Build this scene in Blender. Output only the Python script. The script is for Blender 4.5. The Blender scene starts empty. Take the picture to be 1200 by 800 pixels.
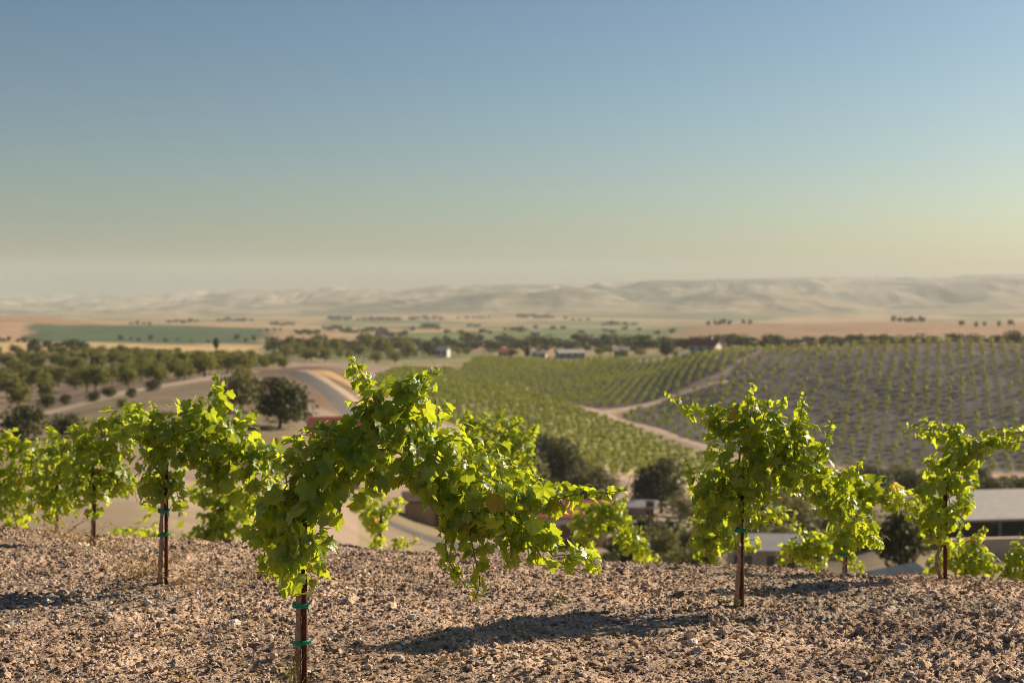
import bpy, math, random
import numpy as np
from mathutils import Vector

R = math.radians
rng = np.random.default_rng(7)
random.seed(7)
scene = bpy.context.scene
COL = scene.collection

# ------------------------------------------------------------------ camera, sky, sun, exposure
CAMZ = 1.9
FPX = 1200 / 36 * 50            # focal length in photo pixels
HOR = 335                       # horizon line of the photo
cam_d = bpy.data.cameras.new("camera")
cam_d.lens = 50
cam_d.sensor_width = 36
cam_d.shift_y = -(400 - HOR) / 1200
cam_d.clip_start = 0.1
cam_d.clip_end = 40000
cam_d.dof.use_dof = True
cam_d.dof.focus_distance = 6.8
cam_d.dof.aperture_fstop = 2.8
cam = bpy.data.objects.new("camera", cam_d)
cam.location = (0, 0, CAMZ)
cam.rotation_euler = (R(90), 0, 0)
COL.objects.link(cam)
scene.camera = cam

SUN_AZ, SUN_EL = 57, 25          # degrees right of the view axis, degrees up
world = bpy.data.worlds.new("World")
scene.world = world
world.use_nodes = True
wn = world.node_tree
wn.nodes.clear()
w_out = wn.nodes.new("ShaderNodeOutputWorld")
w_bg = wn.nodes.new("ShaderNodeBackground")
w_sky = wn.nodes.new("ShaderNodeTexSky")
w_sky.sky_type = 'NISHITA'
w_sky.sun_disc = False
w_sky.sun_elevation = R(SUN_EL)
w_sky.sun_rotation = R(SUN_AZ)
w_sky.altitude = 300
w_sky.air_density = 1.0
w_sky.dust_density = 1.25
w_sky.ozone_density = 1.0
w_bg.inputs['Strength'].default_value = 0.05
w_gam = wn.nodes.new("ShaderNodeGamma")
w_gam.inputs['Gamma'].default_value = 1.22
w_tint = wn.nodes.new("ShaderNodeVectorMath")
w_tint.operation = 'MULTIPLY'
w_tint.inputs[1].default_value = (0.462, 0.538, 0.58)
wn.links.new(w_sky.outputs[0], w_gam.inputs['Color'])
wn.links.new(w_gam.outputs[0], w_tint.inputs[0])
wn.links.new(w_tint.outputs[0], w_bg.inputs['Color'])
wn.links.new(w_bg.outputs[0], w_out.inputs['Surface'])

sun_d = bpy.data.lights.new("sun", 'SUN')
sun_d.energy = 5.0
sun_d.angle = R(0.6)
sun_d.color = (1.0, 0.82, 0.58)
sun = bpy.data.objects.new("sun", sun_d)
sdir = Vector((math.sin(R(SUN_AZ)) * math.cos(R(SUN_EL)), math.cos(R(SUN_AZ)) * math.cos(R(SUN_EL)), math.sin(R(SUN_EL))))
sun.rotation_euler = sdir.to_track_quat('Z', 'Y').to_euler()
COL.objects.link(sun)

vs = scene.view_settings
vs.view_transform = 'Standard'
vs.look = 'None'
vs.gamma = 1
vs.use_curve_mapping = False
vs.exposure = 0.85
scene.render.engine = 'CYCLES'
cy = scene.cycles
cy.use_denoising = True
cy.filter_width = 0.95
cy.max_bounces = 8
cy.diffuse_bounces = 5
cy.glossy_bounces = 2
cy.transmission_bounces = 4
cy.volume_bounces = 2
cy.sample_clamp_indirect = 6

# ------------------------------------------------------------------ helpers
def link(o, parent=None):
    COL.objects.link(o)
    if parent is not None:
        o.parent = parent
    return o

def tag(o, label=None, cat=None, group=None, kind=None):
    if label: o['label'] = label
    if cat: o['category'] = cat
    if group: o['group'] = group
    if kind: o['kind'] = kind
    return o

def empty(name, loc, rz=0, label=None, cat=None, group=None):
    o = bpy.data.objects.new(name, None)
    o.empty_display_size = 0.2
    o.location = loc
    o.rotation_euler = (0, 0, rz)
    link(o)
    return tag(o, label, cat, group)

def mesh_np(name, V, F, attrs=None, smooth=False):
    V = np.asarray(V, np.float32)
    me = bpy.data.meshes.new(name)
    if isinstance(F, np.ndarray):
        n, k = F.shape
        me.vertices.add(len(V))
        me.vertices.foreach_set('co', V.ravel())
        me.loops.add(n * k)
        me.loops.foreach_set('vertex_index', F.astype(np.int32).ravel())
        me.polygons.add(n)
        me.polygons.foreach_set('loop_start', np.arange(0, n * k, k, dtype=np.int32))
        me.polygons.foreach_set('loop_total', np.full(n, k, np.int32))
        me.update(calc_edges=True)
    else:
        me.from_pydata(V.tolist(), [], F)
        me.update()
    for an, (typ, data) in (attrs or {}).items():
        a = me.attributes.new(an, typ, 'POINT')
        data = np.asarray(data, np.float32)
        if typ == 'FLOAT':
            a.data.foreach_set('value', data.ravel())
        else:
            if data.shape[1] == 3:
                data = np.hstack([data, np.ones((len(data), 1), np.float32)])
            a.data.foreach_set('color', data.ravel())
    me.polygons.foreach_set('use_smooth', np.full(len(me.polygons), smooth))
    return me

def obj(name, me, mat, parent=None, loc=None):
    o = bpy.data.objects.new(name, me)
    if mat is not None and len(me.materials) == 0:
        me.materials.append(mat)
    if loc is not None:
        o.location = loc
    return link(o, parent)

class MB:
    """collects boxes, tubes and polygons of one part"""
    def __init__(self):
        self.V, self.F, self.n = [], [], 0
    def add(self, V, F):
        V = np.asarray(V, float)
        self.V.append(V)
        self.F += [tuple(int(i) + self.n for i in f) for f in F]
        self.n += len(V)
        return self
    def box(self, c, s, rz=0):
        x, y, z = np.array(s) / 2
        V = np.array([[-x,-y,-z],[x,-y,-z],[x,y,-z],[-x,y,-z],[-x,-y,z],[x,-y,z],[x,y,z],[-x,y,z]])
        ca, sa = math.cos(rz), math.sin(rz)
        V = V @ np.array([[ca, sa, 0], [-sa, ca, 0], [0, 0, 1]]) + np.array(c)
        return self.add(V, [(0,3,2,1),(4,5,6,7),(0,1,5,4),(1,2,6,5),(2,3,7,6),(3,0,4,7)])
    def tube(self, P, r, k=6, cap=True):
        V, F = tube(P, r, k, cap)
        return self.add(V, F)
    def build(self, name, mat, parent=None, smooth=False, loc=None):
        me = mesh_np(name, np.vstack(self.V), self.F, smooth=smooth)
        return obj(name, me, mat, parent, loc)

def tube(P, r, k=6, cap=True):
    P = np.asarray(P, float)
    n = len(P)
    r = np.broadcast_to(np.asarray(r, float), (n,))
    T = np.gradient(P, axis=0)
    T /= np.linalg.norm(T, axis=1, keepdims=True) + 1e-9
    up = np.array([0.31, 0.93, 0.2])
    A = np.cross(T, up); A /= np.linalg.norm(A, axis=1, keepdims=True) + 1e-9
    B = np.cross(T, A)
    ang = np.arange(k) * 2 * math.pi / k
    V = (P[:, None] + r[:, None, None] * (np.cos(ang)[None, :, None] * A[:, None] + np.sin(ang)[None, :, None] * B[:, None])).reshape(-1, 3)
    F = []
    for i in range(n - 1):
        for j in range(k):
            a, b = i * k + j, i * k + (j + 1) % k
            F.append((a, b, b + k, a + k))
    if cap:
        F.append(tuple(range(k))[::-1]); F.append(tuple(range((n - 1) * k, n * k)))
    return V, F

def smooth_path(P, n):
    """Catmull-Rom through the rows of P (any number of columns)"""
    P = np.asarray(P, float)
    if len(P) == 2:
        t = np.linspace(0, 1, n)[:, None]
        return P[0] * (1 - t) + P[1] * t
    Q = np.vstack([2 * P[0] - P[1], P, 2 * P[-1] - P[-2]])
    m = len(P) - 1
    out = []
    for t in np.linspace(0, m - 1e-6, n):
        i = int(t); f = t - i
        p0, p1, p2, p3 = Q[i], Q[i + 1], Q[i + 2], Q[i + 3]
        out.append(0.5 * (2 * p1 + (p2 - p0) * f + (2 * p0 - 5 * p1 + 4 * p2 - p3) * f * f + (3 * p1 - p0 - 3 * p2 + p3) * f ** 3))
    return np.array(out)

def vnoise(x, y, seed=0):
    """value noise, -1..1"""
    xi, yi = np.floor(x).astype(np.int64), np.floor(y).astype(np.int64)
    xf, yf = x - xi, y - yi
    def h(a, b):
        n = (a * 374761393 + b * 668265263 + seed * 1442695041) & 0xFFFFFFFF
        n = ((n ^ (n >> 13)) * 1274126177) & 0xFFFFFFFF
        n = n ^ (n >> 16)
        return (n & 0xFFFF) / 32767.5 - 1
    u, v = xf * xf * (3 - 2 * xf), yf * yf * (3 - 2 * yf)
    a = h(xi, yi) * (1 - u) + h(xi + 1, yi) * u
    b = h(xi, yi + 1) * (1 - u) + h(xi + 1, yi + 1) * u
    return a * (1 - v) + b * v

def fbm(x, y, oct=4, seed=0, gain=0.5):
    s, a = 0, 1
    for k in range(oct):
        c, d = math.cos(0.7 * k), math.sin(0.7 * k)
        s = s + a * vnoise((x * c - y * d) * 2 ** k, (x * d + y * c) * 2 ** k, seed + k)
        a *= gain
    return s

def sstep(a, b, x):
    t = np.clip((x - a) / (b - a), 0, 1)
    return t * t * (3 - 2 * t)

def pchip(xk, yk, x):
    """monotone cubic through (xk, yk[k, ...]) at x; the curve runs along the first axis"""
    xk = np.asarray(xk, float); yk = np.asarray(yk, float); x = np.asarray(x, float)
    sh = (-1,) + (1,) * (yk.ndim - 1)
    h = np.diff(xk).reshape(sh)
    d = np.diff(yk, axis=0) / h
    m = np.zeros_like(yk)
    w = np.where(d[:-1] * d[1:] > 0, 1.0, 0.0)
    m[1:-1] = w * 2 * d[:-1] * d[1:] / np.where(np.abs(d[:-1] + d[1:]) < 1e-12, 1, d[:-1] + d[1:])
    m[0], m[-1] = d[0], d[-1]
    i = np.clip(np.searchsorted(xk, x) - 1, 0, len(xk) - 2)
    hh = np.diff(xk)[i].reshape(sh)
    t = ((np.clip(x, xk[0], xk[-1]) - xk[i]) / np.diff(xk)[i]).reshape(sh)
    t2, t3 = t * t, t ** 3
    return (2 * t3 - 3 * t2 + 1) * yk[i] + (t3 - 2 * t2 + t) * hh * m[i] + (-2 * t3 + 3 * t2) * yk[i + 1] + (t3 - t2) * hh * m[i + 1]

# ------------------------------------------------------------------ materials
def new_mat(name):
    m = bpy.data.materials.new(name)
    m.use_nodes = True
    nt = m.node_tree
    return m, nt, nt.nodes['Principled BSDF']

def surf(name, col, rough=0.8, var=0.15, scale=6.0, bump=0.0, metallic=0.0, spec=0.3):
    """plain surface with procedural mottling and bump"""
    m, nt, p = new_mat(name)
    tc = nt.nodes.new('ShaderNodeTexCoord')
    nz = nt.nodes.new('ShaderNodeTexNoise')
    nz.inputs['Scale'].default_value = scale
    nz.inputs['Detail'].default_value = 6
    nt.links.new(tc.outputs['Object'], nz.inputs['Vector'])
    mx = nt.nodes.new('ShaderNodeMix'); mx.data_type = 'RGBA'
    mx.inputs['A'].default_value = (*[c * (1 - var) for c in col], 1)
    mx.inputs['B'].default_value = (*[min(1, c * (1 + var)) for c in col], 1)
    rp = nt.nodes.new('ShaderNodeMapRange')
    rp.inputs['From Min'].default_value = 0.3; rp.inputs['From Max'].default_value = 0.7
    nt.links.new(nz.outputs['Fac'], rp.inputs['Value'])
    nt.links.new(rp.outputs[0], mx.inputs['Factor'])
    nt.links.new(mx.outputs['Result'], p.inputs['Base Color'])
    p.inputs['Roughness'].default_value = rough
    p.inputs['Metallic'].default_value = metallic
    p.inputs['Specular IOR Level'].default_value = spec
    if bump:
        b = nt.nodes.new('ShaderNodeBump')
        b.inputs['Strength'].default_value = bump
        b.inputs['Distance'].default_value = 0.02
        nt.links.new(nz.outputs['Fac'], b.inputs['Height'])
        nt.links.new(b.outputs[0], p.inputs['Normal'])
    return m

def attr_ground(name, scale, strength, dist, detail_scale=None, mott=0.25):
    """earth whose colour comes from the field map stored on the vertices, broken up by noise"""
    m, nt, p = new_mat(name)
    at = nt.nodes.new('ShaderNodeAttribute'); at.attribute_name = 'field'
    geo = nt.nodes.new('ShaderNodeNewGeometry')
    nz = nt.nodes.new('ShaderNodeTexNoise'); nz.inputs['Scale'].default_value = scale; nz.inputs['Detail'].default_value = 8
    nz.inputs['Roughness'].default_value = 0.65
    nt.links.new(geo.outputs['Position'], nz.inputs['Vector'])
    mr = nt.nodes.new('ShaderNodeMapRange')
    mr.inputs['From Min'].default_value = 0.3; mr.inputs['From Max'].default_value = 0.7
    mr.inputs['To Min'].default_value = 1 - mott; mr.inputs['To Max'].default_value = 1 + mott
    nt.links.new(nz.outputs['Fac'], mr.inputs['Value'])
    mx = nt.nodes.new('ShaderNodeVectorMath'); mx.operation = 'SCALE'
    nt.links.new(at.outputs['Color'], mx.inputs[0]); nt.links.new(mr.outputs[0], mx.inputs['Scale'])
    nt.links.new(mx.outputs[0], p.inputs['Base Color'])
    p.inputs['Roughness'].default_value = 0.95
    p.inputs['Specular IOR Level'].default_value = 0.12
    b = nt.nodes.new('ShaderNodeBump'); b.inputs['Strength'].default_value = strength; b.inputs['Distance'].default_value = dist
    n2 = nz
    if detail_scale:
        n2 = nt.nodes.new('ShaderNodeTexNoise'); n2.inputs['Scale'].default_value = detail_scale; n2.inputs['Detail'].default_value = 5
        nt.links.new(geo.outputs['Position'], n2.inputs['Vector'])
    nt.links.new(n2.outputs['Fac'], b.inputs['Height']); nt.links.new(b.outputs[0], p.inputs['Normal'])
    return m

def leafy(name, dark, light, trans, fac=0.4, rough=0.5, spec=0.35, vein=False):
    """leaf: 'tint' (0..1 per leaf) runs dark > light; light shines through the blade"""
    m, nt, p = new_mat(name)
    at = nt.nodes.new('ShaderNodeAttribute'); at.attribute_name = 'tint'
    mx = nt.nodes.new('ShaderNodeMix'); mx.data_type = 'RGBA'
    mx.inputs['A'].default_value = (*dark, 1); mx.inputs['B'].default_value = (*light, 1)
    nt.links.new(at.outputs['Fac'], mx.inputs['Factor'])
    col = mx.outputs['Result']
    mt = nt.nodes.new('ShaderNodeMix'); mt.data_type = 'RGBA'
    mt.inputs['A'].default_value = (*[c * 0.75 for c in trans], 1); mt.inputs['B'].default_value = (*trans, 1)
    nt.links.new(at.outputs['Fac'], mt.inputs['Factor'])
    tcol = mt.outputs['Result']
    if vein:
        gt = nt.nodes.new('ShaderNodeMath'); gt.operation = 'GREATER_THAN'; gt.inputs[1].default_value = 0.985
        nt.links.new(at.outputs['Fac'], gt.inputs[0])
        my = nt.nodes.new('ShaderNodeMix'); my.data_type = 'RGBA'; my.inputs['B'].default_value = (0.38, 0.25, 0.05, 1)
        nt.links.new(gt.outputs[0], my.inputs['Factor']); nt.links.new(col, my.inputs['A']); col = my.outputs['Result']
        mz = nt.nodes.new('ShaderNodeMix'); mz.data_type = 'RGBA'; mz.inputs['B'].default_value = (0.75, 0.48, 0.06, 1)
        nt.links.new(gt.outputs[0], mz.inputs['Factor']); nt.links.new(tcol, mz.inputs['A']); tcol = mz.outputs['Result']
        av = nt.nodes.new('ShaderNodeAttribute'); av.attribute_name = 'vein'
        mr = nt.nodes.new('ShaderNodeMapRange')
        mr.inputs['From Min'].default_value = 0.80; mr.inputs['From Max'].default_value = 0.98
        nt.links.new(av.outputs['Fac'], mr.inputs['Value'])
        m2 = nt.nodes.new('ShaderNodeMix'); m2.data_type = 'RGBA'
        m2.inputs['B'].default_value = (*[min(1, c * 1.7 + 0.02) for c in light], 1)
        ml = nt.nodes.new('ShaderNodeMath'); ml.operation = 'MULTIPLY'; ml.inputs[1].default_value = 0.55
        nt.links.new(mr.outputs[0], ml.inputs[0]); nt.links.new(ml.outputs[0], m2.inputs['Factor'])
        nt.links.new(col, m2.inputs['A']); col = m2.outputs['Result']
        geo = nt.nodes.new('ShaderNodeNewGeometry')
        nz = nt.nodes.new('ShaderNodeTexNoise'); nz.inputs['Scale'].default_value = 60; nz.inputs['Detail'].default_value = 3
        nt.links.new(geo.outputs['Position'], nz.inputs['Vector'])
        b = nt.nodes.new('ShaderNodeBump'); b.inputs['Strength'].default_value = 0.5; b.inputs['Distance'].default_value = 0.006
        nt.links.new(nz.outputs['Fac'], b.inputs['Height']); nt.links.new(b.outputs[0], p.inputs['Normal'])
    if vein:
        gb = nt.nodes.new('ShaderNodeNewGeometry')
        mu = nt.nodes.new('ShaderNodeMix'); mu.data_type = 'RGBA'
        mu.inputs['B'].default_value = (0.20, 0.25, 0.10, 1)
        nt.links.new(gb.outputs['Backfacing'], mu.inputs['Factor']); nt.links.new(col, mu.inputs['A'])
        col = mu.outputs['Result']
    nt.links.new(col, p.inputs['Base Color'])
    p.inputs['Roughness'].default_value = rough
    p.inputs['Specular IOR Level'].default_value = spec
    tr = nt.nodes.new('ShaderNodeBsdfTranslucent')
    nt.links.new(tcol, tr.inputs['Color'])
    ms = nt.nodes.new('ShaderNodeMixShader'); ms.inputs['Fac'].default_value = fac
    nt.links.new(p.outputs[0], ms.inputs[1]); nt.links.new(tr.outputs[0], ms.inputs[2])
    nt.links.new(ms.outputs[0], nt.nodes['Material Output'].inputs['Surface'])
    return m

M = {
    'soil': attr_ground('tilled_earth', 9.0, 0.9, 0.03, 45.0, 0.35),
    'land': attr_ground('valley_earth', 0.12, 0.5, 0.5, None, 0.25),
    'hill': attr_ground('far_earth', 0.008, 1.0, 22.0, None, 0.4),
    'rock': attr_ground('loose_stone', 30.0, 0.6, 0.01, None, 0.25),
    'vine': leafy('vine_leaf', (0.078, 0.172, 0.022), (0.20, 0.28, 0.036), (0.66, 0.755, 0.03), 0.52, 0.38, 0.6, True),
    'vine_far': leafy('vine_leaf_far', (0.045, 0.085, 0.012), (0.12, 0.18, 0.03), (0.38, 0.40, 0.04), 0.42),
    'oak': leafy('oak_leaf', (0.024, 0.036, 0.013), (0.075, 0.085, 0.025), (0.15, 0.15, 0.03), 0.22, 0.6),
    'orchard': leafy('orchard_leaf', (0.04, 0.06, 0.012), (0.13, 0.14, 0.025), (0.34, 0.33, 0.04), 0.36, 0.6),
    'shrub': leafy('shrub_leaf', (0.08, 0.085, 0.03), (0.2, 0.2, 0.07), (0.3, 0.28, 0.07), 0.3, 0.6),
    'dry': leafy('dry_grass', (0.3, 0.2, 0.1), (0.5, 0.37, 0.2), (0.4, 0.28, 0.12), 0.3, 0.8),
    'bark': surf('vine_bark', (0.36, 0.225, 0.15), 0.9, 0.35, 40, 0.8),
    'cane': surf('green_cane', (0.20, 0.19, 0.06), 0.6, 0.3, 30),
    'rust': surf('rusty_steel', (0.10, 0.035, 0.02), 0.75, 0.4, 60, 0.4, 0.2),
    'tie': surf('green_tape', (0.01, 0.26, 0.17), 0.4, 0.15, 30),
    'trunk': surf('tree_bark', (0.10, 0.075, 0.055), 0.9, 0.3, 4, 0.6),
    'white': surf('white_paint', (0.60, 0.56, 0.50), 0.6, 0.06, 2),
    'cream': surf('cream_stucco', (0.55, 0.45, 0.36), 0.85, 0.1, 2, 0.2),
    'tan': surf('tan_wall', (0.33, 0.22, 0.15), 0.85, 0.15, 2, 0.2),
    'brown': surf('brown_wall', (0.10, 0.065, 0.05), 0.85, 0.2, 2, 0.2),
    'redroof': surf('red_tile', (0.30, 0.075, 0.06), 0.75, 0.2, 5, 0.4),
    'metalroof': surf('pale_metal', (0.50, 0.46, 0.42), 0.5, 0.08, 1.5, 0.0, 0.2),
    'greyroof': surf('grey_roof', (0.32, 0.32, 0.32), 0.7, 0.12, 2),
    'shaderoof': surf('road_shade_roof', (0.045, 0.06, 0.085), 0.95, 0.3, 2, 0.3, 0.0, 0.05),  # blue-grey of a road in shade, put on the roof of the stand-in shed
    'glass': surf('window_glass', (0.03, 0.045, 0.06), 0.1, 0.1, 1, 0, 0, 0.6),
    'teal': surf('teal_awning', (0.05, 0.28, 0.38), 0.6, 0.1, 3),
    'wood': surf('weathered_wood', (0.26, 0.21, 0.17), 0.85, 0.2, 10, 0.3),
    'asphalt': surf('asphalt', (0.085, 0.078, 0.075), 0.9, 0.2, 0.5),
    'dirtroad': surf('pale_dirt', (0.36, 0.27, 0.2), 0.95, 0.15, 0.4),
    'gold': surf('golden_verge', (0.42, 0.26, 0.12), 0.95, 0.2, 0.4),
    'black': surf('dark_trim', (0.02, 0.02, 0.022), 0.5, 0.1, 4),
    'carpaint': surf('white_car_paint', (0.7, 0.7, 0.72), 0.25, 0.03, 2, 0, 0, 0.6),
}

# ------------------------------------------------------------------ the lie of the land
# each column: bearing (photo pixels across) and its run of (distance m, how low it lies as a photo row)
CREST = {-700: (13, 606), 0: (13, 622), 150: (12.4, 637), 300: (12, 643), 370: (11.9, 645), 450: (11.8, 648), 550: (11.8, 653), 650: (11.8, 657),
         750: (11.7, 662), 850: (11.5, 666), 950: (11.5, 673), 1050: (11.4, 679), 1200: (11.2, 684), 1900: (11, 692)}
FAR1 = {-700: 362, 0: 362, 150: 360, 300: 352, 370: 353, 450: 352, 550: 339, 650: 337, 750: 347, 850: 338, 950: 345, 1050: 352, 1200: 349, 1900: 349}
FAR2 = {-700: 353, 0: 352, 150: 347, 300: 341, 370: 338, 450: 338, 550: 335, 650: 334, 750: 331, 850: 330, 950: 330, 1050: 330, 1200: 328, 1900: 328}
FAR3 = {-700: 348, 0: 347, 150: 345, 300: 340, 370: 336, 450: 337, 550: 334, 650: 332, 750: 329, 850: 326, 950: 325, 1050: 325, 1200: 321, 1900: 320}
MID = {
    -700: [(18, 645), (30, 612), (60, 570), (90, 540), (130, 510), (180, 492), (250, 470), (350, 440), (470, 416), (560, 409), (720, 402), (900, 399), (1300, 384), (1600, 375), (1900, 370), (2300, 376), (3300, 372)],
    0: [(18, 648), (30, 612), (60, 570), (90, 540), (130, 508), (180, 490), (250, 470), (350, 440), (470, 416), (560, 410), (720, 402), (900, 399), (1300, 384), (1600, 375), (1900, 370), (2300, 376), (3300, 372)],
    150: [(18, 650), (30, 615), (60, 572), (90, 540), (130, 505), (170, 480), (220, 461), (300, 444), (400, 424), (470, 416), (560, 411), (720, 403), (900, 399), (1500, 380), (1900, 378), (2500, 375), (3300, 371)],
    300: [(18, 656), (30, 640), (60, 600), (100, 555), (130, 522), (170, 482), (230, 450), (300, 436), (330, 434), (420, 432), (480, 424), (560, 414), (720, 405), (900, 400), (1500, 383), (2500, 376), (3300, 371)],
    370: [(18, 675), (40, 650), (70, 620), (110, 550), (150, 508), (220, 462), (300, 433), (335, 430), (420, 432), (500, 424), (600, 412), (900, 400), (1500, 384), (2500, 376), (3300, 371)],
    450: [(17, 705), (30, 700), (60, 670), (100, 615), (150, 555), (200, 510), (280, 462), (350, 440), (450, 430), (520, 425), (650, 415), (900, 401), (1300, 392), (1500, 388), (2500, 376), (3300, 370)],
    550: [(16, 715), (30, 715), (60, 690), (100, 650), (150, 590), (200, 545), (260, 502), (330, 468), (400, 452), (500, 429), (650, 416), (900, 402), (1300, 389), (2500, 377), (3300, 370)],
    650: [(16, 720), (30, 725), (60, 700), (100, 660), (130, 640), (170, 598), (220, 553), (275, 510), (330, 478), (380, 468), (470, 440), (550, 424), (650, 417), (900, 402), (1300, 388), (2500, 377), (3300, 370)],
    750: [(16, 722), (30, 730), (60, 700), (100, 668), (140, 625), (180, 595), (230, 562), (280, 530), (330, 497), (370, 470), (430, 440), (490, 421), (600, 416), (900, 400), (1300, 390), (2500, 378), (3300, 371)],
    850: [(16, 722), (30, 730), (60, 705), (100, 670), (140, 635), (180, 605), (240, 570), (300, 535), (340, 493), (380, 450), (420, 420), (450, 411), (520, 414), (700, 404), (900, 396), (1400, 380), (1800, 380), (3300, 372)],
    950: [(16, 724), (30, 735), (60, 705), (100, 670), (140, 640), (200, 600), (260, 566), (310, 548), (345, 500), (385, 450), (420, 416), (445, 406), (520, 413), (700, 403), (900, 394), (1400, 379), (1800, 381), (3300, 372)],
    1050: [(16, 726), (30, 740), (45, 712), (60, 700), (90, 655), (140, 625), (200, 592), (270, 562), (312, 553), (345, 505), (385, 450), (420, 414), (442, 404), (520, 413), (700, 402), (900, 394), (1400, 377), (1800, 381), (3300, 372)],
    1200: [(16, 728), (30, 740), (60, 700), (110, 650), (140, 630), (200, 595), (270, 564), (314, 556), (345, 510), (385, 454), (420, 416), (445, 403), (520, 413), (700, 402), (900, 394), (1400, 378), (1800, 381), (3300, 372)],
    1900: [(16, 730), (30, 740), (60, 700), (110, 655), (140, 635), (200, 600), (270, 566), (314, 558), (345, 512), (385, 456), (420, 416), (445, 400), (520, 411), (700, 401), (900, 394), (1400, 378), (1800, 381), (3300, 372)],
}
LD = np.concatenate([np.linspace(math.log(1.0), math.log(40), 260), np.linspace(math.log(40), math.log(9800), 520)[1:]])
cols = sorted(MID)
prof = []
for c in cols:
    dc, pc = CREST[c]
    pts = [(1.0, None, 0.02), (4, None, 0.02), (6.85, None, -0.005), (8.8, None, -0.075), (dc, pc, None)]
    pts += [(d, p, None) for d, p in MID[c]]
    f1, f2, f3 = FAR1[c], FAR2[c], FAR3[c]
    pts += [(3700, 0.75 * 371 + 0.25 * f1, None), (4300, f1, None), (5000, f1 + 11, None), (6100, f2, None), (7000, f2 + 8, None), (8900, f3, None), (9800, 345, None)]
    D = np.array([p[0] for p in pts])
    Z = np.array([p[2] if p[1] is None else CAMZ - (p[1] - HOR) / FPX * p[0] for p in pts])
    prof.append(pchip(np.log(D), Z, LD))
UG = np.linspace(-0.78, 0.78, 521)
ZT = pchip((np.array(cols) - 600) / FPX, np.array(prof), UG)          # [u, logD]

def zbase(x, D):
    x = np.asarray(x, float); D = np.asarray(D, float)
    Dc = np.maximum(D, 1.0)
    u = np.clip(x / Dc, UG[0], UG[-1])
    fu = (u - UG[0]) / (UG[1] - UG[0]); iu = np.clip(fu.astype(int), 0, len(UG) - 2); fu = fu - iu
    l = np.clip(np.log(Dc), LD[0], LD[-1])
    il = np.clip(np.searchsorted(LD, l) - 1, 0, len(LD) - 2); fl = (l - LD[il]) / (LD[il + 1] - LD[il])
    return (ZT[iu, il] * (1 - fu) + ZT[iu + 1, il] * fu) * (1 - fl) + (ZT[iu, il + 1] * (1 - fu) + ZT[iu + 1, il + 1] * fu) * fl

def zland(x, D):
    """ground height with the undulation of the fields and the gullies of the far hills"""
    z = zbase(x, D)
    m = sstep(60, 160, D) * (1 - sstep(3000, 3600, D))
    z = z + m * (0.6 * fbm(x / 45, D / 45, 3, 3)) * sstep(0, 400, D) * 1.2
    f = sstep(3500, 4300, D)
    rid = 1 - np.abs(fbm(x / 230 + 0.5 * vnoise(x / 500, D / 500, 4), D / 900, 4, 11, 0.5))
    big = fbm(x / 900, D / 1500, 2, 13)
    z = z + f * ((rid - 0.75) * (22 + 16 * sstep(4000, 8000, D)) + big * (9 + 14 * sstep(4000, 8000, D))) * (1 - 0.6 * sstep(8000, 9000, D))
    return z

def zsoil(x, D):
    """tilled ground near the camera: clods, ruts and hollows"""
    n = 0.035 * fbm(x / 0.9, D / 0.9, 3, 21) + 0.012 * fbm(x / 0.17, D / 0.17, 2, 25)
    c = np.abs(fbm(x / 0.04, D / 0.04, 2, 31)) * (0.45 + 0.75 * sstep(-0.3, 0.5, fbm(x / 1.1, D / 1.1, 2, 37)))
    return zbase(x, D) + (n + 0.020 * c) * (1 - sstep(13.5, 16, D))

def pix(px, py, D):
    return np.array([(px - 600) / FPX * D, D, CAMZ - (py - HOR) / FPX * D])

HD = np.exp(np.linspace(math.log(12.5), math.log(3300), 1500))
def hit(px, py):
    """where the sight line through a photo pixel meets the land beyond the crest"""
    u = (px - 600) / FPX
    zr = CAMZ - (py - HOR) / FPX * HD
    below = zland(u * HD, HD) >= zr
    i = int(np.argmax(below[120:])) + 120 if below[120:].any() else len(HD) - 1
    return HD[i]

def gp(px, D, dz=0.0):
    x = (px - 600) / FPX * D
    return Vector((x, D, float(zland(x, np.array(D, float))) + dz))

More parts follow.
